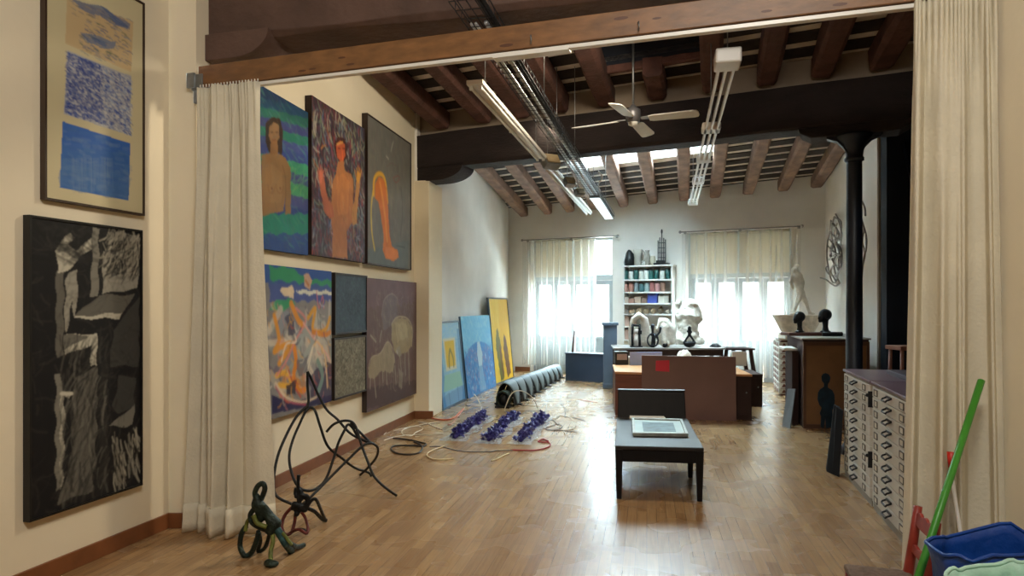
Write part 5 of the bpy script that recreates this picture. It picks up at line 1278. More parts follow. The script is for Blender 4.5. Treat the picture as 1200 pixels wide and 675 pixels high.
# dark board on its left side with paper on top
mb = MB(); hq(mb, -.10, -.02, .25, .9, 0, .93, f7)
o = mb.build('dark_board', M['darkcab'], bevel=.003); tag(o, 'dark brown board standing against the left side of the plywood cabinet', 'board')
mb = MB(); hq(mb, -.2, -.03, .25, .8, .932, .96, f7)
o = mb.build('paper_stack', M['paper'], bevel=.006); tag(o, 'white papers on the dark board beside the drawers', 'paper')
A8, B8, C8, D8 = fl(916.5, 499), fl(926, 502.5), at(932, 456, 8.30), at(922.5, 456, 8.45)
th = Vector((.022, .03, 0))
mb = MB(); mb.hexa([A8, B8, B8+th, A8+th], [D8, C8, C8+th, D8+th])
o = mb.build('grey_panel', mat('mid grey board', '6a7075', .6), bevel=.002); tag(o, 'dark grey panel leaning against the left of the plywood cabinet', 'panel')
# heads
def head(px, py_top, py_bot, label, s=1.0, tilt=0.0, turn=0.0, zb=None):
    Y = 9.0; c = at(px, py_bot, Y); c.z = hT+.06 if zb is None else zb; H = (py_bot-py_top)/F*Y
    mb = MB(); k = H
    R = Matrix.Rotation(turn, 3, 'Z')
    P = lambda x, y, z: c+R@Vector((x*k, y*k, z*k))
    mb.ell(P(.04, 0, .74), (.27*k, .24*k, .25*k), 18, R); mb.ell(P(-.08, 0, .62), (.18*k, .16*k, .2*k), 16, R)      # skull, face (looks to -x)
    mb.ell(P(-.24, 0, .6), (.05*k, .04*k, .07*k), 8, R); mb.ell(P(-.18, 0, .47), (.08*k, .09*k, .06*k), 10, R); mb.ell(P(-.22, 0, .52), (.04*k, .06*k, .02*k), 8, R)
    mb.ell(P(-.2, .07, .67), (.05*k, .05*k, .03*k), 8, R); mb.ell(P(-.2, -.07, .67), (.05*k, .05*k, .03*k), 8, R); mb.ell(P(.04, -.2, .62), (.04*k, .03*k, .06*k), 8, R); mb.ell(P(.04, .2, .62), (.04*k, .03*k, .06*k), 8, R)
    limb(mb, [(P(.04, 0, .55), .13*k), (P(.05, 0, .25), .11*k), (P(.05, 0, .08), .14*k)]); mb.ell(P(.05, 0, .03), (.24*k, .18*k, .07*k), 14, R)
    for v in mb.v: v.z = max(v.z, c.z+.001)
    o = mb.build('bronze_head', M['bronze'], remesh=.008, origin=c); return tag(o, label, 'bust')
head(936, 368, 393, 'smaller black bronze head with long neck, the left of two', turn=.15)
head(966, 365, 393, 'taller black bronze head in profile, nearer the iron column', turn=.1)
mb = MB(); p = at(945, 0, 9.0); mb.box((at(950, 0, 9.0).x, 9.02, hT+.04), (.68, .3, .04)); o = mb.build('wooden_tray', mat('reddish brown tray', '553228', .6), bevel=.004); tag(o, 'dark wooden tray under the two bronze heads', 'tray')
mb = MB(); p = at(975, 0, 8.75); mb.tube([Vector((p.x-.12, 8.75, hT+.05)), Vector((p.x+.13, 8.75, hT+.05))], .028, 12); o = mb.build('black_cylinder', M['bronze']); tag(o, 'black cylinder lying right of the bronze heads', 'cylinder')
# stack of beige drawers beyond
db = fl(913, 463.5); du = Vector((1, -.1, 0)).normalized(); dv = Vector((.28, .96, 0)).normalized(); zD = .92
f8 = lambda u, v, z: db+du*u+dv*v+Vector((0, 0, z))
r = root('drawer_chest', f8(.25, .5, 0), 'cream chest of many small drawers with painted brown shade triangles below the white basin', 'drawers')
mb = MB(); hq(mb, .03, .62, .02, 1.0, 0, zD, f8); lab(mb.build('body', M['redcab'], parent=r, bevel=.003), 'reddish brown carcass')
for i in range(9):
    z0 = .03+i*(zD-.05)/9; z1 = z0+(zD-.05)/9-.012
    mb = MB(); hq(mb, 0.0, .30, -.005, .02, z0, z1, f8); hq(mb, -.004, .03, .02, .95, z0, z1, f8); dw = mb.build('drawer', M['paper'] if i % 2 else M['cab'], parent=r, bevel=.002)
    for u in (.08, .22): mb = MB(); mb.prism([(u-.04, z0+.015), (u+.04, z0+.015), (u, z1-.01)], lambda a_, b_, q_: f8(a_, q_, b_), -.016, -.005); mb.build('shade_triangle', M['redcab'], parent=dw)  # brown triangles paint the orange shadows on the drawer fronts
    for v in (.15, .38, .6, .82): mb = MB(); mb.prism([(v-.05, z0+.015), (v+.05, z0+.015), (v, z1-.01)], lambda a_, b_, q_: f8(q_, a_, b_), -.014, -.004); mb.build('shade_triangle', M['redcab'], parent=dw)  # same shadows put into colour along the side of the drawers
mb = MB(); hq(mb, -.01, .64, -.02, 1.02, zD, zD+.03, f8); mb.build('top', M['white'], parent=r)
# basin
cb = at(935, 0, 11.1); cb.z = zD+.032
r = root('basin', cb, 'white boat-shaped plaster basin behind the two bronze heads', 'basin')
mb = MB()
def bs(u, v, inn=0):
    a_ = u*2*math.pi; k = .62+.38*v if v <= 1 else 1
    ex = 1.0; hx, hy = .40*k-inn, .2*k-inn
    return cb+Vector((hx*math.copysign(abs(math.cos(a_))**.6, math.cos(a_)), hy*math.copysign(abs(math.sin(a_))**.6, math.sin(a_)), .1+.29*v))
mb.grid(lambda u, v: bs(u, v), 40, 8, True); mb.grid(lambda u, v: bs(u, 1-v*.9, .03), 40, 8, True)
mb.grid(lambda u, v: bs(u, 1, .03*v), 40, 2, True); mb.add([bs(k/40, 0) for k in range(40)], [tuple(range(40))]); mb.add([bs(k/40, .1, .03) for k in range(40)], [tuple(range(40))])
mb.build('bowl', M['plasterobj'], parent=r); mb = MB(); mb.box(cb+Vector((.04, 0, .05)), (.62, .3, .1)); mb.build('base', M['plasterobj'], parent=r, bevel=.01)
# striding statue
Ys = 11.25; S = lambda x, y, dyy=0: at(x, y, Ys+dyy)
zb = cb.z+.392
def bl(mb):
    foot1 = S(930, 367); foot2 = S(950, 367); foot1.z = foot2.z = zb-.0
    hip = S(938.5, 344)
    limb(mb, [(foot1+Vector((0, 0, .03)), .022), (foot1.lerp(hip, .5)+Vector((-.01, 0, 0)), .034), (hip, .055)]); limb(mb, [(foot2+Vector((0, .04, .03)), .022), (S(945, 356), .034), (hip, .055)])
    limb(mb, [(hip, .065), (S(936, 334), .06), (S(933, 324), .08), (S(931.5, 317), .06)]); mb.ell(S(934, 313), (.045, .05, .06))
    limb(mb, [(S(930, 320), .035), (S(926, 330), .03), (S(929, 338), .026)]); limb(mb, [(S(937, 321), .035), (S(941, 330), .028), (S(940, 340), .025)])
    mb.ell(foot1+Vector((-.02, -.03, .02)), (.06, .04, .022)); mb.ell(foot2+Vector((.02, -.0, .02)), (.06, .04, .022))
org_blob('striding_statue', bl, M['plasterobj'], 'white striding plaster statue standing on the basin by the right window', vox=.012, disp=.02, dscale=.05)
mb = MB(); hq(mb, 0, .01, 0, .01, 0, .01, f8); mb = MB(); pb = cb+Vector((.0, 0, .382)); mb.box(pb+Vector((.03, 0.02, 0)), (.60, .34, .02)); o = mb.build('white_board', M['plasterobj']); tag(o, 'white board across the basin under the striding statue', 'board')

# wire reliefs on the far right wall
def wiremap(px, py, n=-.06): return WD.hit(px, py, n)
zc = lambda u, v: (955+u/5.4, 225+v/5.4)
r = root('wire_relief', wiremap(975, 334), 'looped grey wire relief on the right wall, left of the iron column', 'wall sculpture')
wm = mat('grey brown wire', '8a817a', .5, metal=.4, var=.4, scale=10)
loops = [[(130, 140), (150, 180), (168, 260), (160, 340), (150, 420), (150, 500), (130, 570), (105, 560), (85, 480), (75, 400), (80, 320), (95, 250), (100, 180)],
         [(125, 155), (105, 220), (110, 300), (130, 380), (120, 450), (130, 520), (155, 570)], [(100, 180), (140, 240), (125, 300), (100, 360), (110, 430), (140, 470), (160, 420), (140, 330), (120, 260), (140, 200)],
         [(85, 470), (70, 480), (80, 510), (110, 530), (140, 520), (165, 470), (168, 380), (150, 330)], [(30, 542), (70, 555), (110, 585), (135, 595), (158, 575)], [(95, 250), (130, 290), (160, 300)], [(80, 340), (120, 380), (160, 400)], [(90, 430), (130, 400), (165, 430)], [(120, 160), (160, 180), (168, 230)],
         [(90, 300), (115, 340), (95, 400), (125, 440), (100, 500), (130, 560)], [(110, 200), (150, 260), (135, 330), (155, 380), (130, 440), (150, 500)]]
for L_ in loops:
    mb = MB(); rr_ = rn.uniform(-.03, .03)
    mb.tube(smooth_path([wiremap(*zc(*p), n=-.07-.03*math.sin(i*1.7+rr_*50)) for i, p in enumerate(L_)], 6), .014, 7); mb.build('wire', wm, parent=r)
r = root('wire_relief', wiremap(1013, 318), 'thin arched wire relief on the right wall just right of the iron column', 'wall sculpture')
for L_ in ([(270, 20), (290, 45), (315, 100), (320, 150)], [(285, 120), (300, 190), (322, 270), (325, 350), (310, 420), (300, 500), (297, 540)], [(290, 160), (310, 230), (300, 320), (318, 380), (305, 460)], [(250, 30), (240, 120), (250, 260), (262, 400), (285, 520)]):
    mb = MB(); mb.tube(smooth_path([wiremap(*zc(*p), n=-.06-.02*i) for i, p in enumerate(L_)], 6), .012, 7); mb.build('wire', wm, parent=r)

# ------------------------------------------------------------------ steel plan chests
CW = Wall(1.261, 0, .2805, 1)     # their front plane; room side is -n
def y2s(y): return y/CW.d.y
ZC = .94
def chest(y0, y1, label, seed):
    s0_, s1_ = y2s(y0), y2s(y1); r = root('plan_chest', CW.p((s0_+s1_)/2, 0, .36), label, 'plan chest')
    mb = MB(); mb.wbox(CW, s0_, s1_, .0, ZC-.02, .02, .72); mb.build('carcass', M['cab'], parent=r, bevel=.004)
    mb = MB(); mb.wbox(CW, s0_, s1_, ZC-.02, ZC, -.005, .725); lab(mb.build('top', M['cabtop'], parent=r, bevel=.004), 'mauve brown top')
    mb = MB(); mb.wbox(CW, s0_+.01, s1_-.01, 0, .055, .012, .03); mb.build('plinth', mat('grey plinth', '8f8a80', .5), parent=r)
    N_ = 11; z0 = .062; dz = (ZC-.03-z0)/N_
    for i in range(N_):
        za, zb_ = z0+i*dz, z0+(i+1)*dz-.006
        mb = MB(); mb.wbox(CW, s0_+.02, s1_-.03, za, zb_, .0, .02); dw = mb.build('drawer', M['cab'], parent=r, bevel=.002)
        W_ = s1_-s0_
        for t in (.14, .80):
            sc = s0_+W_*(1-t); mb = MB(); zz = (za+zb_)/2
            for (u0, u1, w0, w1) in ((-.045, .045, .018, .023), (-.045, .045, -.023, -.018), (-.045, -.04, -.018, .018), (.04, .045, -.018, .018)): mb.wbox(CW, sc+u0, sc+u1, zz+w0, zz+w1, -.006, 0)
            mb.build('label_frame', mat('dull grey metal', '5b5853', .5, metal=.3), parent=dw)
            mb = MB(); mb.wbox(CW, sc-.04, sc+.04, zz-.018, zz+.018, -.003, 0); mb.build('card', mat('ivory card', 'd9d4c6', .7), parent=dw)
        sc = s0_+W_*.5; zz = (za+zb_)/2; mb = MB()
        mb.tube([CW.p(sc-.055, zz+.012, 0), CW.p(sc-.055, zz, -.03), CW.p(sc-.05, zz-.01, -.036), CW.p(sc+.05, zz-.01, -.036), CW.p(sc+.055, zz, -.03), CW.p(sc+.055, zz+.012, 0)], .0065, 6)
        mb.wbox(CW, sc-.06, sc+.06, zz+.008, zz+.02, -.01, 0); lab(mb.build('handle', M['darkmetal'], parent=dw), 'dark bow handle')
    for zz in (.80, .35) :
        mb = MB(); mb.wbox(CW, s0_+.004, s0_+.018, zz-.06, zz+.06, -.014, .02); mb.ell(CW.p(s0_+.012, zz+.03, -.018), .014, 8); mb.build('lock', M['darkmetal'], parent=r)
    return r
chest(5.02, 5.97, 'cream grey steel plan chest of shallow drawers, the farther of two', 1)
chest(4.04, 4.99, 'cream grey steel plan chest half hidden by the right curtain', 2)
mb = MB(); mb.wbox(CW, y2s(4.3), y2s(5.6), ZC+.001, ZC+.035, .25, .70); o = mb.build('flat_folder', mat('dark mauve folder', '4a3a44', .5), bevel=.004); tag(o, 'flat dark mauve folder lying on the plan chests', 'folder')
# black slabs leaning on the far end
e = fl(968.5, 554)
r = root('black_case', fl(976, 557), 'tall black narrow case leaning on the far plan chest', 'case')
g0, g1 = fl(968.5, 553), fl(986.5, 561); 
up1 = Vector((.085, .03, .60)); bk = Vector((.04, .10, 0))
mb = MB(); mb.hexa([g0, g0+(g1-g0)*.45, g0+(g1-g0)*.45+bk, g0+bk], [g0+up1, g0+(g1-g0)*.45+up1*.98, g0+(g1-g0)*.45+up1*.98+bk*.6, g0+up1+bk*.6]); mb.build('body', mat('matt black case cloth', '15161a', .8, spec=.15), parent=r, bevel=.006)
mb = MB(); h0 = g0+(g1-g0)*.5+Vector((0, .03, 0)); h1 = g0+(g1-g0)*.96+Vector((0, .03, 0)); up2 = Vector((.045, .02, .60)); mb.hexa([h0, h1, h1+bk, h0+bk], [h0+up2, h1+up2*.97, h1+up2*.97+bk*.5, h0+up2+bk*.5]); lab(mb.build('second_board', mat('matt black case cloth', '15161a', .8, spec=.15), parent=r, bevel=.006), 'black board right behind')
# stool in the recess
ps = Vector((4.19, 7.35, 0)); zt_ = 1.04
r = root('bar_stool', ps, 'brown wooden stool seen between iron column and right curtain', 'stool')
mb = MB(); mb.box(ps+Vector((.13, 0, zt_)), (.34, .3, .045)); mb.build('seat', mat('pinkish brown wood', '9a6a58', .5), parent=r, bevel=.006)
for x in (0, .26):
    for y in (-.11, .11):
        mb = MB(); mb.tube([ps+Vector((x, y, zt_-.02)), ps+Vector((x*1.15-.02, y*1.2, 0))], .02, 8); mb.build('leg', mat('pinkish brown wood', '9a6a58', .5), parent=r)
mb = MB(); mb.tube([ps+Vector((0, -.12, .3)), ps+Vector((.28, -.12, .3))], .012, 6); mb.tube([ps+Vector((0, .12, .3)), ps+Vector((.28, .12, .3))], .012, 6); mb.build('stretcher', mat('pinkish brown wood', '9a6a58', .5), parent=r)

# ------------------------------------------------------------------ little red chair, broom, bags
PA, PB = at(1067, 592, 3.03), at(1088, 612, 2.80)
pa, pb_ = Vector((PA.x, PA.y, 0)), Vector((PB.x, PB.y, 0)); bd = (pb_-pa).normalized(); fw_ = Vector((-bd.y, bd.x, 0))
if fw_.x > 0: fw_ = -fw_
zS = .295; wS = (pb_-pa).length
r = root('childs_chair', (pa+pb_)/2+fw_*.13, 'small red wooden chair with a woven straw seat, lower right', 'chair')
g = lambda u, v, z: pa+bd*u+fw_*v+Vector((0, 0, z))
for u, s in ((0, -1), (wS, 1)):
    mb = MB(); mb.tube([g(u-s*.0, -.0, 0), g(u, .012, .2), g(u, .01, zS), g(u, -.012, .45), g(u, -.03, .6)], [.015, .02, .022, .02, .018], 10); mb.build('back_post', M['redchair'], parent=r)
for u, s in ((-.015, -1), (wS+.015, 1)):
    mb = MB(); mb.tube([g(u, .25, 0), g(u, .25, zS+.004)], [.012, .016], 10); mb.build('leg', M['redchair'], parent=r)
def slat(z0, h, wv):
    pts = [(.012, z0), (.012, z0+h)]
    top = [(.012+(wS-.024)*t/16, z0+h+wv*abs(math.sin(t/16*math.pi*3))) for t in range(17)]
    bot = [(wS-.012-(wS-.024)*t/16, z0-wv*.6*math.sin(t/16*math.pi)) for t in range(17)]
    mb = MB(); mb.prism(top+bot, lambda a_, b_, q_: g(a_, q_-.012-(b_-.45)*.12, b_), -.007, .007); mb.build('back_slat', M['redchair'], parent=r, bevel=.002)
slat(.525, .045, .012); slat(.40, .03, .006)
mb = MB()
hqq = [g(-.02, -.0, zS-.02), g(wS+.02, -.0, zS-.02), g(wS+.035, .27, zS-.02), g(-.035, .27, zS-.02)]
mb.hexa(hqq, [v+Vector((0, 0, .03)) for v in hqq]); mb.build('seat', M['straw'], parent=r, bevel=.012)
for z_ in (.1, .2):
    for (A_, B_) in ((g(0, .0, z_), g(0, .25, z_)), (g(wS, .0, z_), g(wS, .25, z_)), (g(0, .25, z_+.03), g(wS, .25, z_+.03))):
        mb = MB(); mb.tube([A_, B_], .008, 8); mb.build('stretcher', M['redchair'], parent=r)
# broom
bt, bb = at(1150, 446, 2.96), at(1093, 640, 2.72)
d_ = (bb-bt).normalized(); ft_ = bb+d_*((bb.z-.03)/-d_.z)
r = root('broom', Vector((ft_.x, ft_.y, 0)), 'broom with bright green handle leaning on the right curtain', 'broom')
mb = MB(); mb.tube([bt, ft_+Vector((0, 0, .1))], .0145, 12); mb.build('handle', M['green'], parent=r)
mb = MB(); mb.box(ft_+Vector((0, 0, .09)), (.22, .05, .04)); mb.build('head', M['red'], parent=r, bevel=.006)
mb = MB(); mb.hexa([ft_+Vector(v) for v in ((-.12, -.03, -.03), (.12, -.03, -.03), (.12, .03, -.03), (-.12, .03, -.03))], [ft_+Vector(v) for v in ((-.1, -.02, .07), (.1, -.02, .07), (.1, .02, .07), (-.1, .02, .07))]); mb.build('bristles', M['bluebag'], parent=r)
rt_ = at(1115, 530, 3.02)
r = root('dustpan_stick', Vector((rt_.x, rt_.y, 0)), 'red topped grey stick standing behind the broom at the curtain', 'stick')
mb = MB(); mb.tube([rt_, at(1114, 548, 3.02)], [.019, .010], 10); lab(mb.build('grip', M['red'], parent=r), 'red grip')
mb = MB(); mb.tube([at(1114, 548, 3.02), Vector((rt_.x+.05, rt_.y-.1, .0))], .008, 8); mb.build('pole', M['rail'], parent=r)
def bag(name, c, sx, sy, h, m, label, seed, rim=.04, cat='bag', handle=None):
    c = Vector(c)
    def fn(u, v, inn=0):
        a_ = u*2*math.pi; ca, sa = math.cos(a_), math.sin(a_); k = (.82+.18*v)-inn
        rx = sx*k*math.copysign(abs(ca)**.55, ca); ry = sy*k*math.copysign(abs(sa)**.55, sa)
        w_ = noise.noise(Vector((ca*1.7+seed, sa*1.7, v*2.5)))*.09
        return c+Vector((rx*(1+w_*2), ry*(1+w_*2), h*v+(rim*noise.noise(Vector((ca*2+seed, sa*2, 5)))+rim*ca*.6)*v))
    r = root(name, c, label, cat); mb = MB(); mb.grid(lambda u, v: fn(u, v), 64, 16, True); mb.add([fn(k/64, 0) for k in range(64)], [tuple(range(64))]); mb.build('body', m, parent=r, solid=.004, flat=True)
    mb = MB(); mb.tube([fn(k/40, 1) for k in range(40)], .007, 6, closed=True); mb.build('rim', m, parent=r)
    if handle:
        for sg in (-1, 1):
            p0 = c+Vector((-sx*.5, sg*sy*.95, h)); p1 = c+Vector((sx*.5, sg*sy*.95, h)); mb = MB(); mb.tube(smooth_path([p0-Vector((0, 0, .08)), p0+Vector((.03, 0, .04)), (p0+p1)/2+Vector((0, sg*.04, .06)), p1+Vector((-.03, 0, .04)), p1-Vector((0, 0, .08))], 6), .009, 6); mb.build('handle', m, parent=r)
    return r
bag('shopping_bag', (1.815, 2.5, 0), .24, .13, .62, M['bluebag'], 'big blue plastic bag on the floor beside the red chair', 2)
bag('shopping_bag', (1.62, 2.23, 0), .14, .1, .60, M['mintbag'], 'mint and white plastic bag in front of the blue one', 6)

# ------------------------------------------------------------------ floor sculptures
def rodz(pts, r_, m, parent, name='rod', n=7, closed=False, rv=None):
    P_ = smooth_path(pts, n, closed); mb = MB(); mb.tube(P_, rv or r_, 8, closed); return mb.build(name, m, parent=parent)
Z1 = lambda u, v: (300+u/3.972, 430+v/3.972)
def Wp(u, v, Y): px, py = Z1(u, v); w = at(px, py, Y); w.z = max(w.z, .013); return w
r = root('wire_sculpture', fl(395, 575), 'large sculpture of bent black rods standing in front of the hung paintings', 'sculpture')
bw = M['blackwire']
rodz([Wp(240, 22, 5.45), Wp(240, 90, 5.45), Wp(243, 170, 5.42), Wp(210, 250, 5.35), Wp(175, 330, 5.25), Wp(155, 410, 5.15), Wp(165, 490, 5.05), Wp(200, 560, 5.0), Wp(260, 575, 5.05), Wp(320, 530, 5.2), Wp(360, 430, 5.3), Wp(385, 350, 5.35), Wp(420, 280, 5.4)], .0105, bw, r)
rodz([Wp(240, 22, 5.45), Wp(255, 50, 5.47), Wp(290, 130, 5.5), Wp(330, 200, 5.5), Wp(380, 245, 5.5), Wp(440, 310, 5.5), Wp(520, 350, 5.45), Wp(530, 350, 5.45)], .0105, bw, r)
rodz([Wp(243, 178, 5.42), Wp(190, 230, 5.3), Wp(140, 320, 5.15), Wp(100, 420, 5.0), Wp(82, 530, 4.9), Wp(95, 600, 4.85), Wp(170, 640, 4.85)], .0105, bw, r)
rodz([Wp(225, 215, 5.38), Wp(250, 190, 5.42), Wp(275, 205, 5.42), Wp(300, 280, 5.42), Wp(335, 370, 5.45), Wp(400, 425, 5.6), Wp(460, 470, 5.75), Wp(520, 490, 5.9), Wp(537, 515, 5.88)], .0105, bw, r)
rodz([Wp(328, 302, 5.4), Wp(365, 265, 5.4), Wp(420, 250, 5.42), Wp(460, 270, 5.45), Wp(490, 360, 5.4), Wp(520, 440, 5.35), Wp(550, 510, 5.3), Wp(600, 560, 5.25), Wp(655, 610, 5.27)], .0105, bw, r)
rodz([Wp(415, 285, 5.4), Wp(430, 268, 5.42), Wp(450, 285, 5.45), Wp(480, 330, 5.5), Wp(530, 350, 5.5), Wp(566, 375, 5.55), Wp(560, 420, 5.7), Wp(520, 470, 5.8), Wp(485, 520, 5.92)], .0105, bw, r)
rodz([Wp(540, 355, 5.45), Wp(500, 365, 5.4), Wp(430, 430, 5.3), Wp(330, 530, 5.1), Wp(250, 610, 4.9), Wp(215, 640, 4.85)], .0105, bw, r)
rodz([Wp(440, 262, 5.5), Wp(480, 300, 5.55), Wp(525, 345, 5.5)], .0105, bw, r)
# small red and black figure
Z2 = lambda u, v: (270+u/5.4, 550+v/5.4)
def Vp(u, v, Y): px, py = Z2(u, v); w = at(px, py, Y); w.z = max(w.z, .012); return w
YB = 4.42
r = root('small_bronze', fl(347, 628), 'small black bronze figure with red patches, behind the green one', 'sculpture')
bz = M['bronze']
rodz([Vp(432, 35, YB), Vp(428, 100, YB), Vp(430, 180, YB), Vp(440, 240, YB)], .012, bz, r, 'stem')
mb = MB()
for (u, v, rr) in ((415, 165, .03), (450, 160, .025), (410, 225, .04), (440, 240, .045), (420, 280, .035), (470, 250, .03), (390, 250, .028)): mb.ell(Vp(u, v, YB), rr*.62, 10)
mb.tube(smooth_path([Vp(400, 160, YB), Vp(410, 120, YB), Vp(445, 140, YB), Vp(440, 190, YB), Vp(480, 170, YB), Vp(490, 210, YB), Vp(450, 230, YB)], 5), .013, 8)
for v in mb.v: v += noise.noise_vector(v*25)*.012
mb.build('body', bz, parent=r, remesh=.008)
rodz([Vp(390, 240, YB), Vp(345, 290, YB), Vp(325, 360, YB-.03), Vp(345, 410, YB-.05), Vp(385, 400, YB-.03), Vp(405, 340, YB), Vp(410, 290, YB)], .011, M['redbronze'], r, 'leg')
rodz([Vp(450, 270, YB), Vp(475, 310, YB), Vp(490, 370, YB-.05), Vp(480, 405, YB-.1), Vp(430, 380, YB-.08), Vp(370, 430, YB-.02)], .010, M['redbronze'], r, 'leg')
rodz([Vp(470, 240, YB), Vp(530, 265, YB+.08), Vp(575, 310, YB+.2), Vp(605, 328, YB+.25)], .013, bz, r, 'leg')
rodz([Vp(485, 240, YB), Vp(510, 200, YB), Vp(540, 190, YB), Vp(570, 250, YB+.1), Vp(600, 325, YB+.25)], .011, bz, r, 'arm')
rodz([Vp(420, 380, YB), Vp(455, 380, YB), Vp(480, 390, YB)], .01, bz, r, 'arm')
# green bronze figure in front
YG = 3.99
r = root('green_bronze', fl(317, 658), 'green black bronze figure of bent limbs, nearest sculpture by the curtain', 'sculpture')
gb = M['greenbronze']
rodz([Vp(165, 190, YG), Vp(155, 150, YG), Vp(175, 105, YG), Vp(205, 90, YG), Vp(218, 120, YG), Vp(205, 165, YG), Vp(190, 200, YG)], .016, gb, r, 'head')
mb = MB(); limb(mb, [(Vp(165, 170, YG), .022), (Vp(170, 215, YG), .034), (Vp(195, 245, YG), .036), (Vp(192, 290, YG), .025), (Vp(190, 320, YG), .02)]); limb(mb, [(Vp(215, 245, YG), .02), (Vp(250, 310, YG), .03), (Vp(285, 350, YG), .04), (Vp(250, 380, YG), .035)])
for v in mb.v: v += noise.noise_vector(v*20)*.012
mb.build('torso', gb, parent=r, remesh=.008)
rodz([Vp(150, 250, YG), Vp(125, 290, YG), Vp(140, 340, YG), Vp(200, 375, YG), Vp(250, 385, YG), Vp(265, 350, YG), Vp(235, 300, YG), Vp(210, 265, YG)], .015, gb, r, 'arm')
lab(rodz([Vp(145, 290, YG-.03), Vp(170, 340, YG-.03), Vp(230, 365, YG-.03)], .014, M['limebronze'], r, 'arm'), 'yellow green arm')
rodz([Vp(100, 360, YG+.05), Vp(70, 410, YG+.05), Vp(62, 490, YG+.05), Vp(90, 555, YG+.02), Vp(130, 530, YG+.02), Vp(160, 470, YG), Vp(180, 400, YG)], .016, gb, r, 'leg')
lab(rodz([Vp(95, 390, YG+.03), Vp(108, 330, YG+.03), Vp(140, 300, YG)], .012, M['limebronze'], r, 'leg'), 'yellow green limb')
rodz([Vp(175, 390, YG), Vp(190, 450, YG+.04), Vp(175, 520, YG+.1), Vp(215, 500, YG+.08), Vp(240, 440, YG+.04), Vp(250, 390, YG)], .012, gb, r, 'leg')
lab(rodz([Vp(262, 380, YG), Vp(270, 450, YG-.02), Vp(255, 520, YG-.04), Vp(255, 580, YG-.08)], .013, M['limebronze'], r, 'leg'), 'yellow green leg')
mb = MB(); mb.ell(Vp(262, 598, YG-.12), (.04, .03, .02)); mb.ell(Vp(240, 590, YG-.1), (.025, .025, .02)); mb.build('foot', gb, parent=r)
rodz([Vp(285, 360, YG), Vp(320, 420, YG), Vp(350, 470, YG), Vp(385, 515, YG+.1)], .024, mat('blue green bronze', '274a4c', .42, metal=.4, var=.6, scale=20, bump=.4), r, 'leg')
rodz([Vp(300, 395, YG), Vp(370, 460, YG+.02), Vp(420, 490, YG+.12), Vp(465, 483, YG+.2)], .015, gb, r, 'leg')
lab(rodz([Vp(330, 400, YG-.03), Vp(390, 480, YG-.02)], .01, M['limebronze'], r, 'leg'), 'yellow green stripe')
# ------------------------------------------------------------------ row of grey arches
n_ar = 9
P0, P1 = fl(596, 474), fl(650, 443)
dR = (P1-P0).normalized(); nR = Vector((dR.y, -dR.x, 0))
r = None
for i in range(n_ar):
    c = P0.lerp(P1, i/(n_ar-1)); hgt = .37-.012*i; wr = .15; cw = P0.to_2d().lerp(P1.to_2d(), i/(n_ar-1)); stp = (P1-P0).length/(n_ar-1)
    rt = root('arched_hoop', c, 'grey leaf-shaped metal hoop, %s from the near end of the row' % ORD[i], 'hoop', 'row of grey hoops below the leaning pictures')
    def fn(u, v, c=c, hgt=hgt, wr=wr, stp=stp):
        t = math.pi*u; w_ = stp*(.08+.42*math.sin(t)**.9)*(v-.5)*2
        rad = 1-.06*(2*v-1)**2
        return c+nR*(wr*math.cos(t)*rad)+Vector((0, 0, hgt*math.sin(t)**.85*rad if 0 < u < 1 else 0))+dR*w_
    mb = MB(); mb.grid(fn, 25, 9); mb.build('shell', M['greyarch'], parent=rt, solid=.006, flat=True)
    mb = MB(); mb.grid(lambda u, v, c=c, hgt=hgt: c+nR*(wr*.9*math.cos(math.pi*u))+Vector((0, 0, .004+hgt*.9*max(0, math.sin(math.pi*u))**.85))+dR*stp*.46*(v-.5)*2, 20, 3); lab(mb.build('gap_shade', mat('black lining', '16181a', .8), parent=rt, solid=.004, flat=True), 'black inner shell painting the shade in the gaps')  # dark inner shell added to paint shade into the gaps between hoops
    for sg in (-1, 1):
        mb = MB(); mb.box(c+nR*sg*wr+Vector((0, 0, .012)), (.09, .12, .024), math.atan2(dR.y, dR.x)); mb.build('foot', M['bronze'], parent=rt, bevel=.004)
c = P0-dR*.28
r = root('drum_coil', c, 'dark green black coil standing at the near end of the hoop row', 'coil')
mb = MB()
for k in range(5): mb.tube([c+dR*(.03*k-.05)+nR*(.095*math.cos(t))+Vector((0, 0, .125+.11*math.sin(t))) for t in [j*math.pi/9 for j in range(18)]], .014, 7, closed=True)
mb.build('rings', M['greenbronze'], parent=r)
mb = MB(); mb.box(c+Vector((0, 0, .012)), (.2, .22, .024), math.atan2(dR.y, dR.x)); mb.ell(c+Vector((0, 0, .11)), (.07, .07, .09)); mb.build('base', M['bronze'], parent=r)

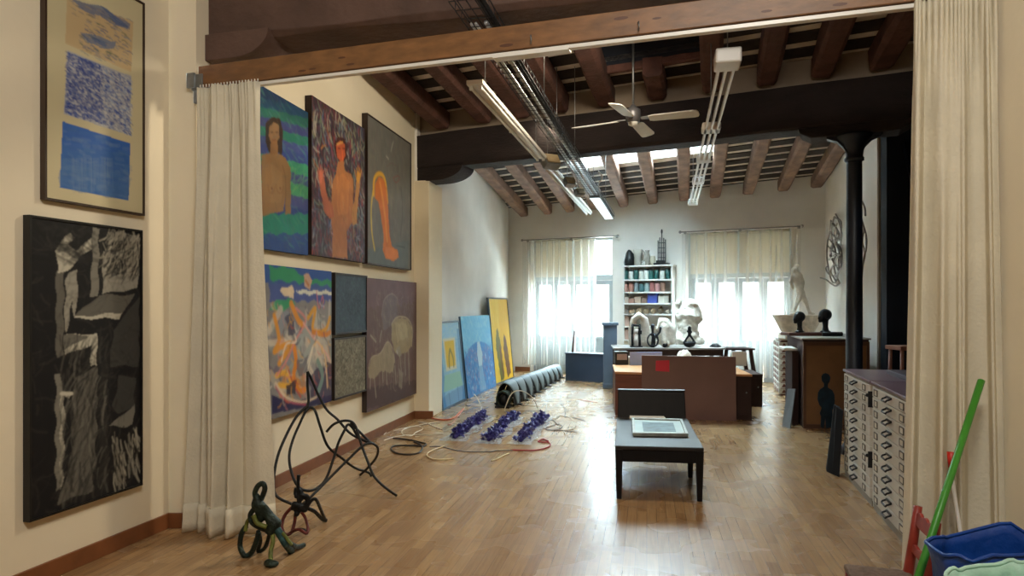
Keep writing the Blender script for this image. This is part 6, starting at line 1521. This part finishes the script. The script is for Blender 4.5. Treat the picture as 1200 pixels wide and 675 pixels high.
# ------------------------------------------------------------------ violet pieces on film and the cables
def cluster(pa_, pb__, label, seed):
    a_, b_ = fl(*pa_), fl(*pb__); L_ = (b_-a_).length; dl = (b_-a_).normalized(); nl = Vector((dl.y, -dl.x, 0)); rr = random.Random(seed)
    rt = root('violet_cluster', (a_+b_)/2, label, 'sculpture', 'violet clusters on the floor')
    w0 = .14; mb = MB()
    def fs(u, v): return a_-dl*.12+dl*(L_+.24)*u+nL(u, v)
    def nL(u, v): return nl*((v-.5)*2*w0*(1+.15*math.sin(u*17+seed)))+Vector((0, 0, .006+.012*abs(noise.noise(Vector((u*9, v*5, seed))))))
    mb.grid(fs, 40, 10); lab(mb.build('plastic_sheet', M['film'], parent=rt, flat=True), 'crumpled clear plastic sheet')
    mb = MB()
    for k in range(210):
        u = rr.random(); lat = rr.gauss(0, .022 if .25 < u < .6 else .042); c_ = a_+dl*(L_*u)+nl*max(-.085, min(.085, lat)); zz = rr.uniform(.03, .12)*(1-abs(lat)*3); c_.z = max(.03, zz)
        ax_ = Vector((rr.uniform(-1, 1), rr.uniform(-1, 1), rr.uniform(.1, 1))).normalized(); s1 = ax_.orthogonal().normalized(); s2 = ax_.cross(s1); R_ = rr.uniform(.022, .045); np_ = 6
        vs = [c_+ax_*.012]
        for j in range(np_*2):
            t = math.pi*j/np_; rd = R_ if j % 2 == 0 else R_*.45; q_ = c_+(s1*math.cos(t)+s2*math.sin(t))*rd-ax_*(.012 if j % 2 == 0 else 0); q_.z = max(q_.z, .01); vs.append(q_)
        mb.add(vs, [(0, 1+j, 1+(j+1) % (np_*2)) for j in range(np_*2)])
    o = mb.build('violet_petals', M['purple'], parent=rt, solid=.004, flat=True); o['kind'] = 'stuff'
    mb = MB(); mb.tube([a_+Vector((0, 0, .03)), b_+Vector((0, 0, .03))], .022, 8); mb.build('core_tube', M['purple'], parent=rt)
cluster((533, 515), (568, 489.5), 'violet spiky cluster on clear plastic, the left of three', 1)
cluster((573, 518), (603, 490), 'violet spiky cluster on clear plastic, the middle of three', 2)
cluster((610, 519), (636, 490.5), 'violet spiky cluster on clear plastic, the right of three', 3)
za = lambda u, v: (450+u/7.5, 470+v/7.5); zb_ = lambda u, v: (570+u/6.754, 460+v/6.75)
def cable(pts, rad, m, label, conv=None, lift=None):
    P_ = []
    for i, p in enumerate(pts):
        px, py = conv(*p[:2]) if conv else p[:2]; h = p[2] if len(p) > 2 else 0
        v = fl(px, py, 0) if not h else at(px, py, fl(px, h, 0).y)
        v.z = max(rad+.001, v.z if h else rad); P_.append(v)
    mb = MB(); mb.tube(smooth_path(P_, 6), rad, 6); o = mb.build('cable', m); return tag(o, label, 'cable')
wc = mat('cream white cable', 'ded6c6', .5); oc = mat('orange red cable', 'c8603c', .5); bc = mat('black cable', '2a2220', .5); cc = mat('clear yellowish tube', 'd9c79c', .4); rc = mat('crimson cable', 'a3242e', .5); gc = mat('grey cable', '7c7a7a', .5)
cable([(80, 335), (160, 340), (240, 352), (330, 372), (370, 385), (340, 405), (270, 400), (130, 398), (70, 410), (70, 440), (120, 468), (220, 478), (300, 465), (335, 430), (330, 400), (290, 375), (265, 370)], .0090, bc, 'coiled black cable on the floor by the left wall', za)
cable([(0, 300), (60, 240), (120, 190), (200, 145), (250, 115), (262, 85)], .0060, wc, 'cream cable running along the left wall skirting', za)
cable([(400, 150), (480, 168), (560, 170), (620, 150), (660, 110), (700, 72)], .0090, oc, 'orange red cable beside the pilaster foot', za)
cable([(560, 210), (600, 200), (640, 150), (690, 90)], .0052, mat('pink cable', 'c98a80', .5), 'pink cable beside the orange red one', za)
cable([(0, 350), (60, 330), (150, 310), (260, 300), (420, 300), (520, 290)], .0052, wc, 'pale cable stretched towards the left violet cluster', za)
cable([(150, 270), (200, 240), (300, 225), (340, 250), (280, 280), (240, 310), (170, 300), (160, 265), (230, 230)], .0052, wc, 'looped pale cable by the wall, left of the violet clusters', za)
cable([(300, 185), (380, 200), (450, 235), (520, 260)], .0052, wc, 'pale cable ending at the left violet cluster', za)
cable([(540, 400), (450, 430), (390, 460), (380, 490), (430, 518), (520, 522), (610, 515)], .0075, cc, 'yellowish tube curled in front of the left violet cluster', za)
cable([(400, 405), (500, 405), (620, 435), (740, 450), (930, 450), (1000, 440), (1200, 436)], .0060, gc, 'grey cable along the near ends of the violet clusters', za)
cable([(40, 548), (90, 530), (140, 505), (175, 488)], .0075, cc, 'short yellowish tube in front of the middle violet cluster', zb_)
cable([(190, 460), (280, 462), (380, 462), (460, 448), (505, 425), (490, 400), (430, 398), (410, 390), (450, 375), (490, 390)], .0075, rc, 'crimson cable hooked beside the right violet cluster', zb_)
cable([(500, 10), (485, 80), (465, 170)], .0052, gc, 'thin grey cable running to the right violet cluster', zb_)
cable([(590, 0), (585, 80), (620, 130), (625, 200)], .0052, gc, 'thin grey cable right of the clusters', zb_)
cable([(460, 240), (520, 220), (560, 250), (600, 270), (560, 295), (490, 300), (470, 285), (540, 260)], .0052, gc, 'knotted grey cable right of the right violet cluster', zb_)
cable([(500, 300), (600, 305), (720, 315)], .0045, gc, 'straight grey cable beyond the knotted one', zb_)
cable([(540, 220), (580, 190), (650, 200), (700, 240), (700, 280), (640, 300), (560, 295)], .0045, wc, 'pale cable loop at the right of the violet clusters', zb_)
cable([(610, 310), (628, 340), (622, 380), (600, 420)], .0060, wc, 'pale curved cable at the right on the glossy floor', zb_)
cable([(680, 200), (740, 215), (780, 228)], .0045, gc, 'tiny dark cable end farthest right', zb_)
cable([(740, 60), (800, 70), (878, 80)], .0052, mat('pink cable', 'c98a80', .5), 'pink cable on the floor near the bench', zb_)
cable([(590, 484), (599, 462, 484), (611, 458, 484), (624, 466, 482), (630, 479)], .0075, wc, 'white hose arching before the grey hoops') 
cable([(556, 462, 478), (561, 470, 480), (564, 480, 482), (558, 484)], .0075, wc, 'white hose hanging before the blue leaning painting')
cable([(100, 470), (230, 440), (400, 400), (560, 395), (700, 420)], .0045, wc, 'faint pale cable between wall and black coil', lambda u, v: (450+u/7.5, 452+v/9))
# ------------------------------------------------------------------ camera, daylight, lamps
cam = bpy.data.cameras.new('Camera'); co = bpy.data.objects.new('Camera', cam); COL.objects.link(co)
co.location = (0, 0, EYE); co.rotation_euler = (math.pi/2, 0, 0)
cam.sensor_fit = 'HORIZONTAL'; cam.sensor_width = 36; cam.lens = F/1200*36; cam.shift_y = (CY-337.5)/1200; cam.clip_start = .05
SC.camera = co
w = bpy.data.worlds.new('World'); SC.world = w; w.use_nodes = True; nt = w.node_tree; bg = nt.nodes['Background']
sky = nt.nodes.new('ShaderNodeTexSky'); sky.sky_type = 'HOSEK_WILKIE'; sky.turbidity = 7; sky.ground_albedo = .5; sky.sun_direction = (.3, .5, .8)
mx = nt.nodes.new('ShaderNodeMix'); mx.data_type = 'RGBA'; mx.inputs[0].default_value = .12; mx.inputs[6].default_value = (.80, .93, 1.0, 1)
nt.links.new(sky.outputs[0], mx.inputs[7]); nt.links.new(mx.outputs[2], bg.inputs['Color']); bg.inputs['Strength'].default_value = 82.0
def area(name, loc, tgt, sx, sy, power, col, portal=False, spread=None):
    l = bpy.data.lights.new(name, 'AREA'); l.shape = 'RECTANGLE'; l.size = sx; l.size_y = sy; l.energy = power; l.color = col
    if spread: l.spread = math.radians(spread)
    o = bpy.data.objects.new(name, l); COL.objects.link(o); o.location = loc
    d = Vector(tgt)-Vector(loc); o.rotation_euler = d.to_track_quat('-Z', 'Z' if abs(d.normalized().z) < .9 else 'Y').to_euler()
    if portal: l.cycles.is_portal = True
    return o
for wi in (W1, W2):
    c = BK.p((wi[0]+wi[1])/2, 1.9, -.3); area('daylight_portal', c, c+BK.n, wi[1]-wi[0], 2.2, 1, (1, 1, 1), True)
c = far.P((ft[3]+ft[7])/2, (SK[0]+SK[1])/2, .55); area('skylight_portal', c, c+Vector((0, 0, -1)), 3.6, 2.6, 1, (1, 1, 1), True)
WARM = (1, .87, .66)
area('ceiling_lamp', (.3, .2, 4.3), (-1.2, 4.0, 0), 1.4, .5, 92, (1, .95, .86))
area('ceiling_lamp', (.9, 5.3, 3.9), (-2.4, 6.6, 1.2), .9, .3, 70, WARM)
area('ceiling_lamp', (.6, 8.2, 3.55), (-1.6, 8.8, .6), .6, .3, 20, WARM)
vs = SC.view_settings; SC.display_settings.display_device = 'sRGB'; vs.view_transform = 'Standard'; vs.look = 'None'; vs.gamma = 1; vs.exposure = 0.3; vs.use_curve_mapping = False
cy = SC.cycles; cy.use_denoising = True; cy.use_adaptive_sampling = False; cy.max_bounces = 8; cy.diffuse_bounces = 5; cy.glossy_bounces = 3; cy.transparent_max_bounces = 16; cy.sample_clamp_indirect = 6; cy.caustics_reflective = False; cy.caustics_refractive = False; cy.use_light_tree = True
